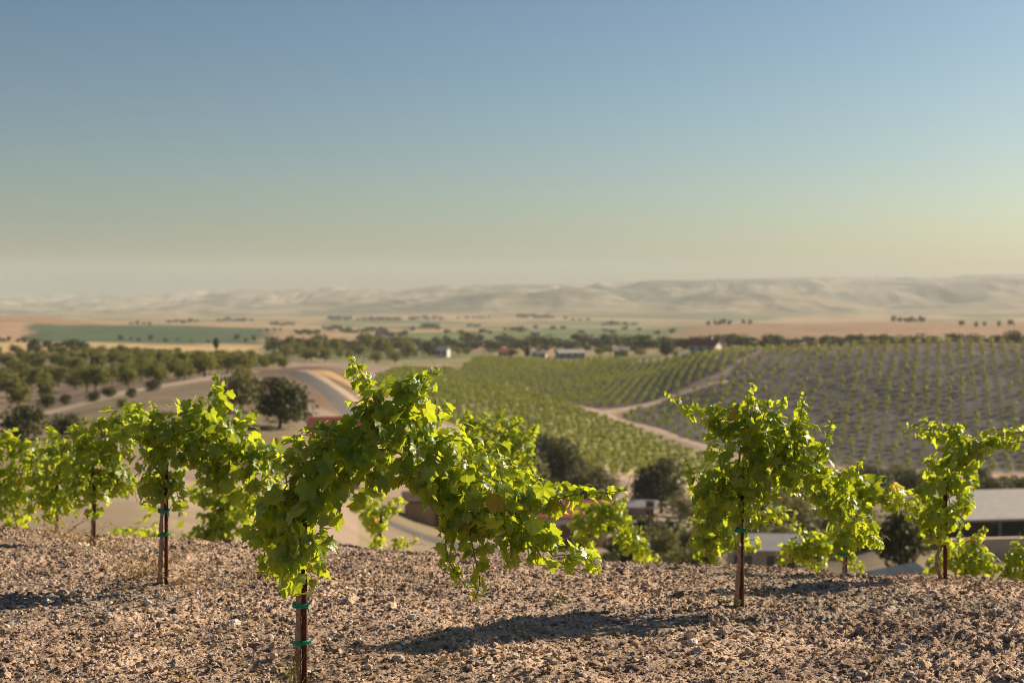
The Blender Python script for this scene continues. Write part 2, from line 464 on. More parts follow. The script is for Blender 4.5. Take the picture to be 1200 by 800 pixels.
# colours of soil and fields
def field_colour(x, D):
    px0 = 600 + FPX * x / np.maximum(D, 1)
    D0 = D
    px = px0 + 14 * fbm(x / 90, D / 130, 3, 81) * sstep(150, 500, D)
    n1 = fbm(x / 60, D / 60, 4, 41); n2 = fbm(x / 300, D / 420, 3, 47); n3 = fbm(x / 7, D / 7, 3, 53)
    n0 = fbm(x / 0.6, D / 0.6, 3, 59)
    c = np.empty(x.shape + (3,)); c[:] = (0.28, 0.212, 0.168)
    nn = fbm(x / 16, D / 22, 4, 91)
    gmask = (sstep(0.0, 0.5, nn) * 0.6)[..., None]; c[:] = c * (1 - gmask) + np.array((0.21, 0.17, 0.105)) * gmask
    def put(mask, col, edge=None):
        m = np.clip(mask, 0, 1)[..., None]
        c[:] = c * (1 - m) + np.array(col) * m
    band = lambda v, a, b, s: sstep(a - s, a + s, v) * (1 - sstep(b - s, b + s, v))
    put(band(D, 14, 130, 5) * (px > 420) * (0.5 + 0.5 * n3), (0.20, 0.17, 0.09))
    put(band(D, 95, 300, 12) * sstep(815, 850, px) * (0.75 + 0.4 * n1), (0.19, 0.155, 0.085))
    # dry slope on the left
    put(band(D, 100, 300, 12) * band(px, -900, 345, 15) * (0.75 + 0.4 * n1), (0.20, 0.16, 0.09))
    put(band(D, 225, 480, 10) * band(px, -900, 330, 20), (0.25, 0.185, 0.135)); put(band(D, 225, 480, 10) * band(px, -900, 330, 20) * sstep(0.0, 0.5, nn) * 0.7, (0.20, 0.165, 0.09))
    put(band(D, 190, 360, 10) * band(px, 270, 430, 8), (0.165, 0.118, 0.085))
    # middle distance
    D = D * (1 + 0.05 * fbm(px / 90, D / 500, 3, 85) * sstep(480, 800, D))
    m = sstep(480, 560, D)
    put(m, (0.36, 0.26, 0.15))
    put(m * sstep(0.05, 0.25, n2), (0.13, 0.145, 0.07))
    put(m * sstep(0.2, 0.4, -n2) * 0.8, (0.36, 0.23, 0.14))
    put(band(D, 520, 730, 10) * band(px, -900, 305, 12), (0.46, 0.33, 0.17))
    put(band(D, 790, 1480, 20) * band(px, 25, 312, 15), (0.06, 0.095, 0.045))
    put(band(D, 1480, 2000, 20) * band(px, -900, 95, 25), (0.32, 0.19, 0.11))
    put(band(D, 900, 1500, 20) * band(px, -900, 30, 10), (0.40, 0.25, 0.15))
    put(band(D, 850, 1350, 25) * band(px, 470, 800, 25), (0.13, 0.17, 0.06))
    put(band(D, 800, 1550, 25) * band(px, 790, 2000, 25), (0.29, 0.185, 0.115))
    put(band(D, 1500, 2300, 25) * band(px, 640, 830, 30) * 0.7, (0.17, 0.19, 0.11))
    # vineyards
    px, D = px0, D0
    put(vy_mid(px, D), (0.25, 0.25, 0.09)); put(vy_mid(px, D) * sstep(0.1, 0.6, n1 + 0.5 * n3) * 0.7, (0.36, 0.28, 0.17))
    put(vy_right(px, D), (0.074, 0.068, 0.066))  # soil darkened so its colour carries the shade of the slope
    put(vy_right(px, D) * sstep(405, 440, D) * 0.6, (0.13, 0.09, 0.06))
    put(vy_swale(px, D), (0.074, 0.068, 0.068))  # dark tone holds the shade of a slope facing away from the sun
    for fn, a in ((vy_right, (-17, 3.1, 20, 190, 290, 460)), (vy_swale, (-12, 2.7, -30, 90, 330, 560)), (vy_mid, (-34, 3.4, -60, 60, 220, 480))):
        c *= 1 + (fn(px, D) * (0.55 * stripes(x, D, *a) - 0.2 + 0.12 * np.clip(n3, -1, 1)))[..., None]
    put(band(D, 480, 640, 15) * band(px, 440, 860, 25) * (0.6 + 0.5 * n1), (0.24, 0.21, 0.10))
    put(band(D, 270, 312, 8) * band(px, 930, 2000, 20), (0.42, 0.30, 0.20))
    put(band(D, 120, 200, 8) * band(px, 560, 830, 20), (0.33, 0.26, 0.215))
    # far hills: dry grass and dark scrub
    f = sstep(3300, 3800, D)
    put(f, (0.30, 0.25, 0.175))
    put(f * 0.75 * sstep(-0.05, 0.55, fbm(x / 170, D / 420, 5, 71, 0.62) + 0.55 * band(D, 4000, 4700, 150) * (band(px, 525, 715, 20) + band(px, 775, 905, 20)) + 0.3 * band(D, 5700, 6500, 200)), (0.055, 0.07, 0.05))
    c *= (1 + 0.10 * np.clip(n3, -1.5, 1.5) * (1 - sstep(500, 1500, D)) + 0.12 * n1)[..., None]
    # tilled ground by the camera
    s = 1 - sstep(14, 30, D)
    soil = np.empty_like(c); soil[:] = (0.44, 0.318, 0.235)
    k = sstep(-0.6, 0.7, n0)[..., None]
    soil = soil * (0.72 + 0.5 * k)
    g = sstep(0.3, 0.8, fbm(x / 1.7, D / 1.7, 3, 77))[..., None]
    soil = soil * (1 - g) + np.array((0.33, 0.26, 0.205)) * g
    s = s[..., None]
    return np.clip(c * (1 - s) + soil * s, 0.01, 0.9)

def stripes(x, D, ang, dx, x0, x1, y0, y1):
    ca, sa = math.cos(R(ang)), math.sin(R(ang))
    ph = ((x - (x0 + x1) / 2) * ca + (D - (y0 + y1) / 2) * sa + math.hypot(x1 - x0, y1 - y0) / 2) / dx
    return 0.5 - 0.5 * np.cos(2 * math.pi * ph)
def vy_mid(px, D):        # the sunny knoll in the middle of the valley
    low = np.interp(px, [430, 520, 660, 740, 830, 900], [300, 262, 226, 228, 250, 262])
    high = np.interp(px, [430, 520, 600, 680, 740, 830, 900], [430, 470, 440, 345, 318, 292, 280])
    return sstep(-4, 4, D - low) * (1 - sstep(-4, 4, D - high)) * sstep(425, 445, px - 0.28 * (D - 300)) * (1 - sstep(850, 905, px))
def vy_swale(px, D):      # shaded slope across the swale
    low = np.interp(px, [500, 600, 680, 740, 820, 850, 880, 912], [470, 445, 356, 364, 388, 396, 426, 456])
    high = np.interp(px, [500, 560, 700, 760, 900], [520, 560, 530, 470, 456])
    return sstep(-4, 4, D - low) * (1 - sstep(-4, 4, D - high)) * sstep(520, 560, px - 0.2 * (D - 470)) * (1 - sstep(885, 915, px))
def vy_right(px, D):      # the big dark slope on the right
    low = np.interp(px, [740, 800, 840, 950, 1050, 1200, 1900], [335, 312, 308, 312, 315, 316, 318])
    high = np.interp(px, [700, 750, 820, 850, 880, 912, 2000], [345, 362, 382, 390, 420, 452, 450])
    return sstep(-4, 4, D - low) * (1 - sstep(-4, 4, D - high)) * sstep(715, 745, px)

def tracks(x, D):
    return 0

# ---- the ground sheet, in three named stretches that share their border vertices
u_f = np.arange(-0.56, 0.5601, 0.00125)
u_c = 0.56 + np.cumsum(np.linspace(0.003, 0.016, 24))
U = np.concatenate([-u_c[::-1], u_f, u_c])
U = np.clip(U, -0.78, 0.78) if abs(U[0]) < 0.78 else U
d_near = np.concatenate([np.array([-60, -30, -14, -6, -2, 0, 1, 2, 3.0]), np.exp(np.linspace(math.log(3.8), math.log(15.5), 560))])
d_mid = np.exp(np.linspace(math.log(15.5), math.log(3300), 430))
d_far = np.exp(np.linspace(math.log(3300), math.log(9800), 130))
def sheet(name, ds, mat, soil=False):
    DD, UU = np.meshgrid(ds, U, indexing='ij')
    X = UU * np.maximum(DD, 1.0)
    w = 1 - sstep(15, 40, DD)
    X = X + np.sign(UU) * np.maximum(np.abs(UU) - 0.56, 0) * 30 * w + UU * np.maximum(3 - DD, 0) * 2.0 * w
    Z = zsoil(X, DD) if soil else zland(X, DD)
    if soil:
        Z = np.where(DD < 3.5, 0.0, Z)
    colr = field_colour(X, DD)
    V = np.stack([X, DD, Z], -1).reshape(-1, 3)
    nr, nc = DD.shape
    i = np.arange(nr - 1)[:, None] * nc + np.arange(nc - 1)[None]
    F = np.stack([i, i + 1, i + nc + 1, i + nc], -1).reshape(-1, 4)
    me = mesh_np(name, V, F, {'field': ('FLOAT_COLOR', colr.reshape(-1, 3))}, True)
    return tag(obj(name, me, mat), kind='structure')
sheet('soil', d_near, M['soil'], True)
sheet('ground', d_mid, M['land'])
sheet('hills', d_far, M['hill'])

# ---- haze: one closed box of even, thin air round everything
hb = MB().box((0, 4750, -5), (19000, 10600, 290))
hm = bpy.data.materials.new('haze_air'); hm.use_nodes = True
ht = hm.node_tree; ht.nodes.clear()
ho = ht.nodes.new('ShaderNodeOutputMaterial'); hv = ht.nodes.new('ShaderNodeVolumePrincipled')
hv.inputs['Color'].default_value = (0.66, 0.72, 0.745, 1)
hv.inputs['Density'].default_value = 0.00013
hv.inputs['Anisotropy'].default_value = 0.0
ht.links.new(hv.outputs[0], ho.inputs['Volume'])
tag(hb.build('haze', hm), kind='stuff')

# ---- roads and tracks: thin draped strips
def strip(name, path, width, mat, dz=0.12, n=60):
    """path: (px, py) points on the visible land, or (px, py, D)"""
    P = []
    for p in path:
        D = p[2] if len(p) > 2 else hit(p[0], p[1])
        P.append(((p[0] - 600) / FPX * D, D))
    P = smooth_path(P, n)
    T = np.gradient(P, axis=0); T /= np.linalg.norm(T, axis=1, keepdims=True)
    N = np.stack([-T[:, 1], T[:, 0]], 1)
    offs = np.linspace(-0.5, 0.5, 5)
    Q = P[:, None] + N[:, None] * (offs[None, :, None] * width)
    jit = 1 + 0.0 * Q[..., 0]
    Z = zland(Q[..., 0], Q[..., 1]) + dz
    Z[:, 0] -= dz * 1.3; Z[:, -1] -= dz * 1.3
    V = np.concatenate([Q, Z[..., None]], -1).reshape(-1, 3)
    i = np.arange(n - 1)[:, None] * 5 + np.arange(4)[None]
    F = np.stack([i, i + 5, i + 6, i + 1], -1).reshape(-1, 4)
    if V[F[0, 1], 1] < V[F[0, 0], 1]: F = F[:, ::-1]
    return tag(obj(name, mesh_np(name, V, F, smooth=True), mat), kind='structure')
strip('road', [(438, 514), (402, 476), (370, 448), (350, 436)], 5.5, M['asphalt'])
strip('path', [(450, 500), (412, 466), (378, 444), (356, 434)], 3.4, M['dirtroad'])
strip('verge', [(462, 486), (430, 461), (398, 444), (374, 434)], 7, M['gold'])
strip('dirt_road', [(350, 431, 345), (420, 428, 420), (520, 426, 500)], 7, M['dirtroad'])
strip('vineyard_track', [(845, 530), (790, 512), (735, 495), (700, 483), (660, 474), (600, 470)], 5, M['dirtroad'])
strip('vineyard_track', [(700, 484), (760, 474), (820, 455), (850, 446)], 4, M['dirtroad'])
strip('vineyard_track', [(505, 486), (545, 474), (590, 468), (625, 470)], 4.5, M['dirtroad'])
strip('orchard_track', [(-20, 496), (60, 482), (130, 463), (210, 449), (290, 436)], 7, M['dirtroad'])
strip('dirt_bank', [(665, 540), (700, 552), (745, 562), (800, 563)], 10, M['dirtroad'])

# ------------------------------------------------------------------ leaves
def leaf_shape(hi):
    """grape leaf outline round the petiole joint, tip along +Y"""
    tips = [(0, 1.0), (52, 0.86), (105, 0.66), (150, 0.50)]
    sins = [(27, 0.70), (80, 0.56), (128, 0.50), (172, 0.12)]
    key = [(-a, r) for a, r in (tips[1:] + sins)] + [(a, r) for a, r in (tips + sins)]
    key.sort()
    ka = [k[0] for k in key]; kr = [k[1] for k in key]
    n = 49 if hi else 17
    if hi:
        A = np.linspace(-172, 172, n)
    else:
        A = np.array(ka + [-14, 14])[:]; A.sort()
    rr = np.interp(A, ka, kr)
    if hi:
        rr = rr * (1 + np.where(np.arange(n) % 2 == 0, 0.055, -0.055))
    vein = np.zeros(len(A))
    for a, _ in tips:
        for s in (-1, 1):
            vein = np.maximum(vein, 1 - np.abs(A - s * a) / 14)
    vein = np.clip(vein, 0, 1)
    a = np.radians(A)
    out = np.stack([np.sin(a) * rr, np.cos(a) * rr], 1)
    if hi:
        V = np.vstack([[[0, 0]], out * 0.5, out])
        ve = np.concatenate([[1], vein, vein])
        m = len(A); F = []
        for i in range(m - 1):
            F.append((0, 1 + i + 1, 1 + i))
            F.append((1 + i, 2 + i, 1 + m + i)); F.append((2 + i, 2 + m + i, 1 + m + i))
    else:
        V = np.vstack([[[0, 0]], out]); ve = np.concatenate([[1], vein]); m = len(A)
        F = [(0, 2 + i, 1 + i) for i in range(m - 1)]
    return V, np.array(F), ve
LEAF_HI, LEAF_LO = leaf_shape(True), leaf_shape(False)

def norm(a):
    return a / (np.linalg.norm(a, axis=-1, keepdims=True) + 1e-9)

def leaves(P, N, T, S, tint, hi):
    """place leaf blades: joint P, face normal N, tip direction T, length S"""
    L, F, ve = LEAF_HI if hi else LEAF_LO
    n, k = len(P), len(L)
    N = norm(N); T = norm(T - (T * N).sum(1, keepdims=True) * N); B = np.cross(T, N)
    x, y = L[:, 0][None], L[:, 1][None]
    r2 = x * x + y * y
    cup = rng.normal(0.10, 0.16, (n, 1)); bend = rng.normal(0.22, 0.14, (n, 1)); fold = rng.normal(0.22, 0.20, (n, 1)); tw = rng.normal(0, 0.18, (n, 1))
    ph = rng.uniform(0, 6.28, (n, 1))
    ang = np.arctan2(x, y)
    z = -cup * r2 - bend * y * np.abs(y) + fold * np.abs(x) + tw * x * y + 0.05 * np.sin(ang * 7 + ph) * r2 - 0.05 * ve[None] * np.sqrt(r2)
    sx = rng.uniform(0.85, 1.12, (n, 1))
    W = P[:, None] + S[:, None, None] * ((x * sx)[..., None] * B[:, None] + y[..., None] * T[:, None] + z[..., None] * N[:, None])
    FF = (F[None] + (np.arange(n) * k)[:, None, None]).reshape(-1, 3)
    return W.reshape(-1, 3), FF, np.repeat(tint, k), np.tile(ve, n)

# ------------------------------------------------------------------ grapevines in the front rows
def tube_pts(sp, D, n=60):
    """spine of (px, py, r px, depth offset) > world points and radii"""
    A = np.array([(p + (0,) * (4 - len(p))) for p in sp], float)
    A = smooth_path(A, n)
    d = D + A[:, 3]
    W = np.stack([(A[:, 0] - 600) / FPX * d, d, CAMZ - (A[:, 1] - HOR) / FPX * d], 1)
    return W, np.maximum(A[:, 2], 1) / FPX * d

def vine(label, D, spines, shoots=(), leaf=0.059, cover=5.0, hi=False, trunk=None, group=None, young=0.35, seed=1):
    """spines: leafy arms with a radius; shoots: bare-tipped runners; trunk: [(px,py)...] from the ground up"""
    global rng
    rng = np.random.default_rng(seed)
    base = trunk[0]
    bx = (base[0] - 600) / FPX * D
    o = Vector((bx, D, float(zsoil(np.array(bx), np.array(float(D))))))
    if trunk[0][1] is None:
        trunk = [(base[0], HOR + (CAMZ - o.z) / FPX ** -1 / D)] + list(trunk[1:])
    o_np = np.array(o)
    root = empty('grapevine', o, 0, label, 'grapevine', group)
    # trunk
    tw, _ = tube_pts([(p[0], p[1], 1, -0.02) for p in trunk], D, 26)
    tw[0, 2] = min(tw[0, 2], o.z) - 0.05
    tw[:, 0] += 0.006 * np.sin(np.arange(26) * 0.9) * np.linspace(0, 1, 26)
    rr = np.linspace(0.0165, 0.011, 26) * (1 + 0.18 * np.sin(np.arange(26) * 1.7)); rr[0] *= 1.4
    MB().tube(tw - o_np, rr, 9).build('trunk', M['bark'], root, True)
    # canes and leaves
    cb = MB(); tb = []
    Ps, Ns, Ts, Ss, Ti = [], [], [], [], []
    for sp in spines:
        W, r = tube_pts(sp, D)
        seg = np.linalg.norm(np.diff(W, axis=0), axis=1)
        area = float((seg * (r[:-1] + r[1:])).sum())           # side view area
        n = int(area / (1.6 * leaf * leaf) * cover)
        pr = np.concatenate([[0], np.cumsum(seg * (r[:-1] + r[1:]))]); pr /= pr[-1]
        t = np.interp(rng.uniform(0, 1, n), pr, np.arange(len(W)))
        i = np.clip(t.astype(int), 0, len(W) - 2); f = (t - i)[:, None]
        C = W[i] * (1 - f) + W[i + 1] * f
        ri = r[i]
        d = norm(rng.normal(size=(n, 3)))
        rad = ri * (0.45 + 0.62 * rng.uniform(0, 1, n) ** 0.8)
        P = C + d * rad[:, None]
        P[:, 2] += 0.25 * leaf
        nn = 0.75 * d + np.array([0, -0.12, 0.62]) + 0.55 * rng.normal(size=(n, 3))
        tt = 0.7 * d + np.array([0, 0, -0.85]) + 0.45 * rng.normal(size=(n, 3))
        s = leaf * np.clip(rng.normal(1, 0.24, n), 0.45, 1.5) * np.clip(ri / (2.0 * leaf), 0.55, 1.0)
        Ps.append(P); Ns.append(nn); Ts.append(tt); Ss.append(s)
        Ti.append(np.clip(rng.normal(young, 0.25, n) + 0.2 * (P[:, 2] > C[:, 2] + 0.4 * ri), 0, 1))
        # canes through the arm
        k = max(2, int(3 * r.mean() / 0.12))
        for j in range(k):
            off = norm(rng.normal(size=(1, 3))) * r.mean() * rng.uniform(0, 0.45)
            wob = np.cumsum(rng.normal(size=(len(W), 3)) * 0.006, axis=0)
            q = (W + off * np.sin(np.linspace(0, 2.6, len(W)))[:, None] + wob)[::4]
            cb.tube(q - o_np, np.linspace(0.0055, 0.0025, len(q)), 5)
        # petioles
        if hi:
            for a in range(0, n, 2):
                p1 = P[a]; p0 = p1 + norm((C[a] - P[a])[None])[0] * leaf * 1.1 + np.array([0, 0, 0.01])
                cb.tube(np.array([p0, (p0 + p1) / 2 + [0, 0, 0.008], p1]) - o_np, 0.0016, 3, False)
    for sh in shoots:
        W, _ = tube_pts([(p[0], p[1], 1, (p[2] if len(p) > 2 else 0)) for p in sh], D, 40)
        cb.tube(W - o_np, np.linspace(0.004, 0.0016, 40), 5)
        L = np.linalg.norm(np.diff(W, axis=0), axis=1).sum()
        n = max(7, int(L / (leaf * 0.26)))
        t = np.linspace(0.02, 0.985, n) * 39
        i = t.astype(int); C = W[np.minimum(i, 39)]
        fr = t / 39
        side = np.where(np.arange(n) % 2 == 0, 1.0, -1.0)
        tang = norm(np.gradient(W, axis=0))[np.minimum(i, 39)]
        sv = norm(np.cross(tang, np.array([0.2, -1, 0.3]))) * side[:, None] + 0.5 * rng.normal(size=(n, 3))
        sv = norm(sv)
        s = leaf * np.interp(fr, [0, 0.55, 1], [1.0, 0.85, 0.32]) * rng.uniform(0.8, 1.15, n)
        P = C + sv * (s * 0.55)[:, None]
        Ps.append(P); Ss.append(s)
        Ns.append(0.5 * sv + np.array([0, -0.2, 0.5]) + 0.6 * rng.normal(size=(n, 3)))
        Ts.append(sv * 0.8 + 0.35 * tang + np.array([0, 0, -0.45]) + 0.3 * rng.normal(size=(n, 3)))
        Ti.append(np.clip(young + 0.25 + 0.5 * fr + rng.normal(0, 0.15, n), 0, 1))
        for a in range(n):
            cb.tube(np.array([C[a], (C[a] + P[a]) / 2 + [0, 0, 0.006], P[a]]) - o_np, 0.0014, 3, False)
        for a in range(n // 3, n, 6):                           # tendrils
            tt = np.linspace(0, 1, 14)
            cu = np.stack([0.10 * tt * side[a] * -0.8 + 0.012 * np.sin(tt * 14) * tt, 0.03 * np.sin(tt * 5), 0.07 * np.sin(tt * 2.4) + 0.012 * np.cos(tt * 14) * tt], 1)
            tb.append(MB().tube(C[a] + cu * rng.uniform(0.7, 1.3) - o_np, np.linspace(0.0013, 0.0007, 14), 3, False))
    P = np.vstack(Ps); N = np.vstack(Ns); T = np.vstack(Ts); S = np.concatenate(Ss); ti = np.concatenate(Ti)
    gz = zsoil(P[:, 0], P[:, 1])
    P[:, 2] = np.maximum(P[:, 2], gz + 0.05)
    ti = np.clip(ti, 0, 0.95); ti[rng.uniform(0, 1, len(ti)) < 0.012] = 1.0
    V, F, tint, ve = leaves(P, N, T, S, ti, hi)
    me = mesh_np('foliage', V - o_np, F, {'tint': ('FLOAT', tint), 'vein': ('FLOAT', ve)}, True)
    obj('foliage', me, M['vine'], root)
    cb.build('cane', M['cane'], root, True)
    for t in tb:
        t.build('tendril', M['cane'], root, True)
    return root

def stake(label, px, D, top_py, ties=(), r=0.013, lean=0.0, group='rusty stakes of the front vine rows'):
    x = (px - 600) / FPX * D
    z0 = float(zsoil(np.array(x), np.array(float(D))))
    h = CAMZ - (top_py - HOR) / FPX * D - z0
    root = empty('stake', (x, D, z0), 0, label, 'stake', group)
    b = MB()
    # ribbed steel post: a tube with a raised flange down its length
    b.tube([(0, 0, -0.25), (lean * 0.5, 0, h * 0.5), (lean, 0, h)], r, 10)
    b.build('post', M['rust'], root, True)
    f = MB()
    f.box((-r * 0.9, r * 0.4, h * 0.5 - 0.1), (r * 0.5, r * 0.5, h + 0.18)).build('flange', M['rust'], root)
    for k, py in enumerate(ties):
        z = CAMZ - (py - HOR) / FPX * D - z0
        t = MB()
        a = np.linspace(0, 2 * math.pi, 21)
        ring = np.stack([-0.02 + 0.037 * np.cos(a), 0.004 + 0.026 * np.sin(a), z + 0.006 * np.sin(a + k)], 1)
        for dz in (-0.006, 0.0, 0.006):
            t.tube(ring + [0, 0, dz], 0.0042, 5)
        t.tube([(0.014, -0.02, z), (0.03, -0.026, z + 0.012), (0.042, -0.03, z + (0.03 if k == 0 else -0.02))], [0.005, 0.004, 0.002], 5)
        if k == 0:
            t.tube([(0.014, -0.02, z), (0.024, -0.03, z - 0.02), (0.026, -0.03, z - 0.045)], [0.005, 0.004, 0.002], 5)
        t.build('tie', M['tie'], root, True)
    return root

VG = 'grapevines of the front rows'
# 1 the near vine
vine('large grapevine nearest the camera, arching from its green tied stake over to the right', 6.85,
     [[(345, 672, 30), (338, 620, 46), (350, 575, 54), (392, 545, 52), (430, 528, 58)],
      [(400, 548, 44, 0.1), (440, 522, 58), (480, 515, 60), (520, 545, 54), (562, 575, 56), (594, 602, 48), (618, 622, 34)],
      [(440, 500, 30), (462, 478, 34), (490, 460, 26), (506, 446, 16)],
      [(500, 550, 32), (525, 585, 24), (560, 610, 26), (590, 628, 22)],
      [(600, 585, 28, -0.05), (640, 588, 24), (672, 582, 16)],
      [(610, 618, 28), (640, 640, 24), (668, 655, 18), (690, 662, 11)],
      [(345, 610, 36, -0.12), (354, 650, 38, -0.12), (356, 685, 20, -0.08)],
      [(316, 600, 22, 0.1), (312, 640, 22, 0.1), (325, 678, 18)],
      [(452, 490, 16, 0.05), (440, 464, 8)]],
     [[(450, 500, 0), (440, 470, 0), (425, 440, -0.05), (408, 416, -0.08)],
      [(440, 495, 0.1), (428, 462, 0.1), (416, 436, 0.08), (412, 424, 0.05)],
      [(470, 480, 0), (490, 452, 0), (512, 430, 0)],
      [(640, 588, 0), (672, 580, -0.05), (705, 578, -0.08), (735, 574, -0.1)],
      [(530, 600, 0), (522, 635, -0.05), (530, 665, -0.08), (548, 690, -0.1)],
      [(548, 610, 0), (556, 650, -0.08), (562, 680, -0.1), (556, 704, -0.1)],
      [(590, 615, 0), (600, 645, -0.05), (590, 668, -0.06)],
      [(660, 640, 0), (690, 655, 0), (700, 668, 0)],
      [(355, 545, 0), (345, 520, 0), (356, 505, 0)],
      [(520, 515, 0.1), (560, 520, 0.1), (600, 545, 0.1), (640, 566, 0.1)]],
     leaf=0.054, cover=4.3, hi=True, trunk=[(348, None), (350, 740), (349, 680), (340, 610), (352, 570), (390, 535)], group=VG, young=0.34, seed=3)
stake('rusty stake with two green ties under the large nearest grapevine', 357, 6.83, 575, (708, 752))

# 2 right vine
vine('bushy upright grapevine on the right with several tall pointed shoots against the dark hillside', 8.8,
     [[(866, 605, 30), (866, 570, 48), (875, 530, 54), (885, 505, 32), (890, 484, 14)],
      [(880, 540, 40), (930, 545, 38), (960, 565, 30), (985, 590, 26), (1010, 615, 18)],
      [(850, 560, 30), (835, 590, 28), (825, 615, 20)],
      [(870, 500, 26), (850, 490, 18), (825, 485, 10)],
      [(900, 525, 32), (935, 512, 18), (956, 500, 9)]],
     [[(880, 500), (880, 472), (883, 446)], [(905, 510), (913, 484), (919, 464)], [(930, 520), (938, 488), (943, 460)], [(890, 500), (898, 480), (900, 470)], [(862, 505), (856, 488), (852, 478)],
      [(955, 540), (968, 515), (975, 492)], [(850, 505), (825, 490), (800, 475), (778, 457)], [(985, 575), (1000, 555), (1010, 540)],
      [(835, 590), (815, 560), (802, 536)], [(1000, 605), (1020, 630), (1036, 640)]],
     leaf=0.050, cover=4.0, hi=True, trunk=[(863, None), (866, 660), (868, 610), (870, 560)], group=VG, seed=5)
stake('rusty stake with one green tie under the bushy upright right-hand grapevine', 869.5, 8.78, 580, (620,))

# 3 left vine
vine('grapevine at the left stake tied twice in green, one thin shoot standing up', 9.7,
     [[(193, 570, 30), (195, 525, 36), (215, 505, 38), (245, 505, 42), (270, 530, 42), (292, 560, 36), (310, 590, 22)],
      [(250, 540, 30), (255, 570, 22)],
      [(185, 560, 20), (180, 585, 16)], [(175, 520, 30), (165, 500, 22)],
      [(250, 480, 22), (255, 462, 12)], [(285, 530, 26), (310, 540, 22), (330, 545, 16)]],
     [[(250, 480), (256, 455), (252, 438)], [(275, 510), (290, 494), (303, 482)], [(195, 510), (185, 485), (178, 470)],
      [(205, 560), (210, 590), (214, 605)]],
     leaf=0.054, cover=5.0, trunk=[(187, None), (189, 640), (190, 590), (195, 540)], group=VG, seed=8)
stake('rusty stake with two green ties beside a pale leaning vine trunk on the left', 195, 9.68, 545, (598, 626))

# 4-6 the rest of the left row
vine('grapevine on a single bare stake, second from the left end of the row', 12.0,
     [[(110, 592, 22), (106, 560, 34), (112, 525, 34), (135, 508, 32), (165, 500, 28)], [(120, 550, 20), (140, 560, 16), (150, 575, 10)]],
     [[(150, 500), (160, 480), (168, 474)], [(100, 520), (90, 505), (86, 498)]], leaf=0.055, cover=5.0,
     trunk=[(107, None), (109, 610), (110, 570)], group=VG, seed=9)
stake('rusty stake with one green tie under the second vine of the left row', 110.5, 11.98, 560, (600,))
vine('drooping grapevine touching the ground near the left edge of the row', 13.2,
     [[(62, 604, 20), (64, 570, 28), (70, 540, 30), (84, 520, 24)], [(80, 540, 14), (98, 560, 8)]],
     [[(70, 520), (60, 505), (52, 496)]], leaf=0.055, cover=5.0, trunk=[(66, None), (66, 590), (66, 560)], group=VG, seed=10)
stake('thin stake inside the drooping grapevine by the left edge', 67, 13.18, 560, ())
vine('pale yellow-green grapevine cut by the left edge of the view', 14.2,
     [[(18, 606, 22), (22, 580, 28), (30, 550, 26), (42, 530, 18)], [(0, 530, 16), (15, 520, 14), (28, 518, 8)], [(-14, 600, 20), (-10, 560, 24)]],
     [[(10, 525), (0, 512), (-8, 508)]], leaf=0.055, cover=5.0, trunk=[(20, None), (21, 590), (24, 560)], group=VG, young=0.6, seed=11)

# 7-9 the right row
vine('small grapevine with hanging leaves between the bushy vine and the forked vine', 10.9,
     [[(988, 640, 16), (990, 610, 26), (992, 585, 26), (1000, 570, 18)], [(1000, 575, 18), (1040, 580, 18), (1070, 592, 16), (1092, 600, 12)],
      [(1000, 620, 18), (1020, 635, 12)]],
     [[(1005, 600), (1022, 625), (1034, 645)], [(985, 585), (975, 560), (972, 548)]], leaf=0.057, cover=5.0,
     trunk=[(989, None), (990, 650), (990, 610)], group=VG, young=0.5, seed=12)
stake('stake with a green tie under the small vine with hanging leaves', 991, 10.88, 600, (648,))
vine('forked grapevine near the right edge with two long arms spread like a letter Y', 10.3,
     [[(1105, 632, 26), (1107, 598, 34), (1111, 568, 34), (1119, 543, 31), (1127, 524, 20)],
      [(1128, 520, 16), (1105, 508, 14), (1080, 503, 12), (1062, 501, 8)],
      [(1130, 545, 18), (1145, 525, 15), (1170, 515, 13), (1205, 511, 12), (1225, 508, 11)]],
     [[(1115, 520), (1122, 505), (1118, 497)], [(1092, 640), (1085, 620), (1082, 600)]], leaf=0.055, cover=5.0,
     trunk=[(1103, None), (1098, 660), (1101, 640), (1106, 600)], group=VG, seed=13)
stake('dark stake under the forked grapevine near the right edge', 1108, 10.28, 560, ())

# 10-16 further vines, their feet hidden by the crest
vine('grapevine tucked behind the left side of the bushy upright vine', 12.8,
     [[(828, 650, 16), (830, 620, 26), (835, 590, 24)], [(840, 620, 20), (870, 600, 16), (905, 600, 12), (930, 608, 8)], [(850, 630, 18), (880, 640, 14)]],
     [[(830, 600), (815, 575), (806, 560)]], leaf=0.055, cover=5.0, trunk=[(828, None), (829, 650), (830, 620)], group=VG, young=0.5, seed=14)
stake('low stake with a green tie behind the bushy upright vine', 830, 12.78, 620, (655,))
vine('low arching grapevine just beyond the crest in the middle, in front of the red roof', 15.5,
     [[(690, 655, 14), (682, 625, 18), (692, 605, 18), (715, 608, 20), (735, 625, 18), (752, 648, 14), (768, 660, 8)]],
     [[(715, 600), (728, 588), (735, 584)]], leaf=0.059, cover=5.0, trunk=[(686, None), (685, 660), (686, 630)], group=VG, young=0.4, seed=15)
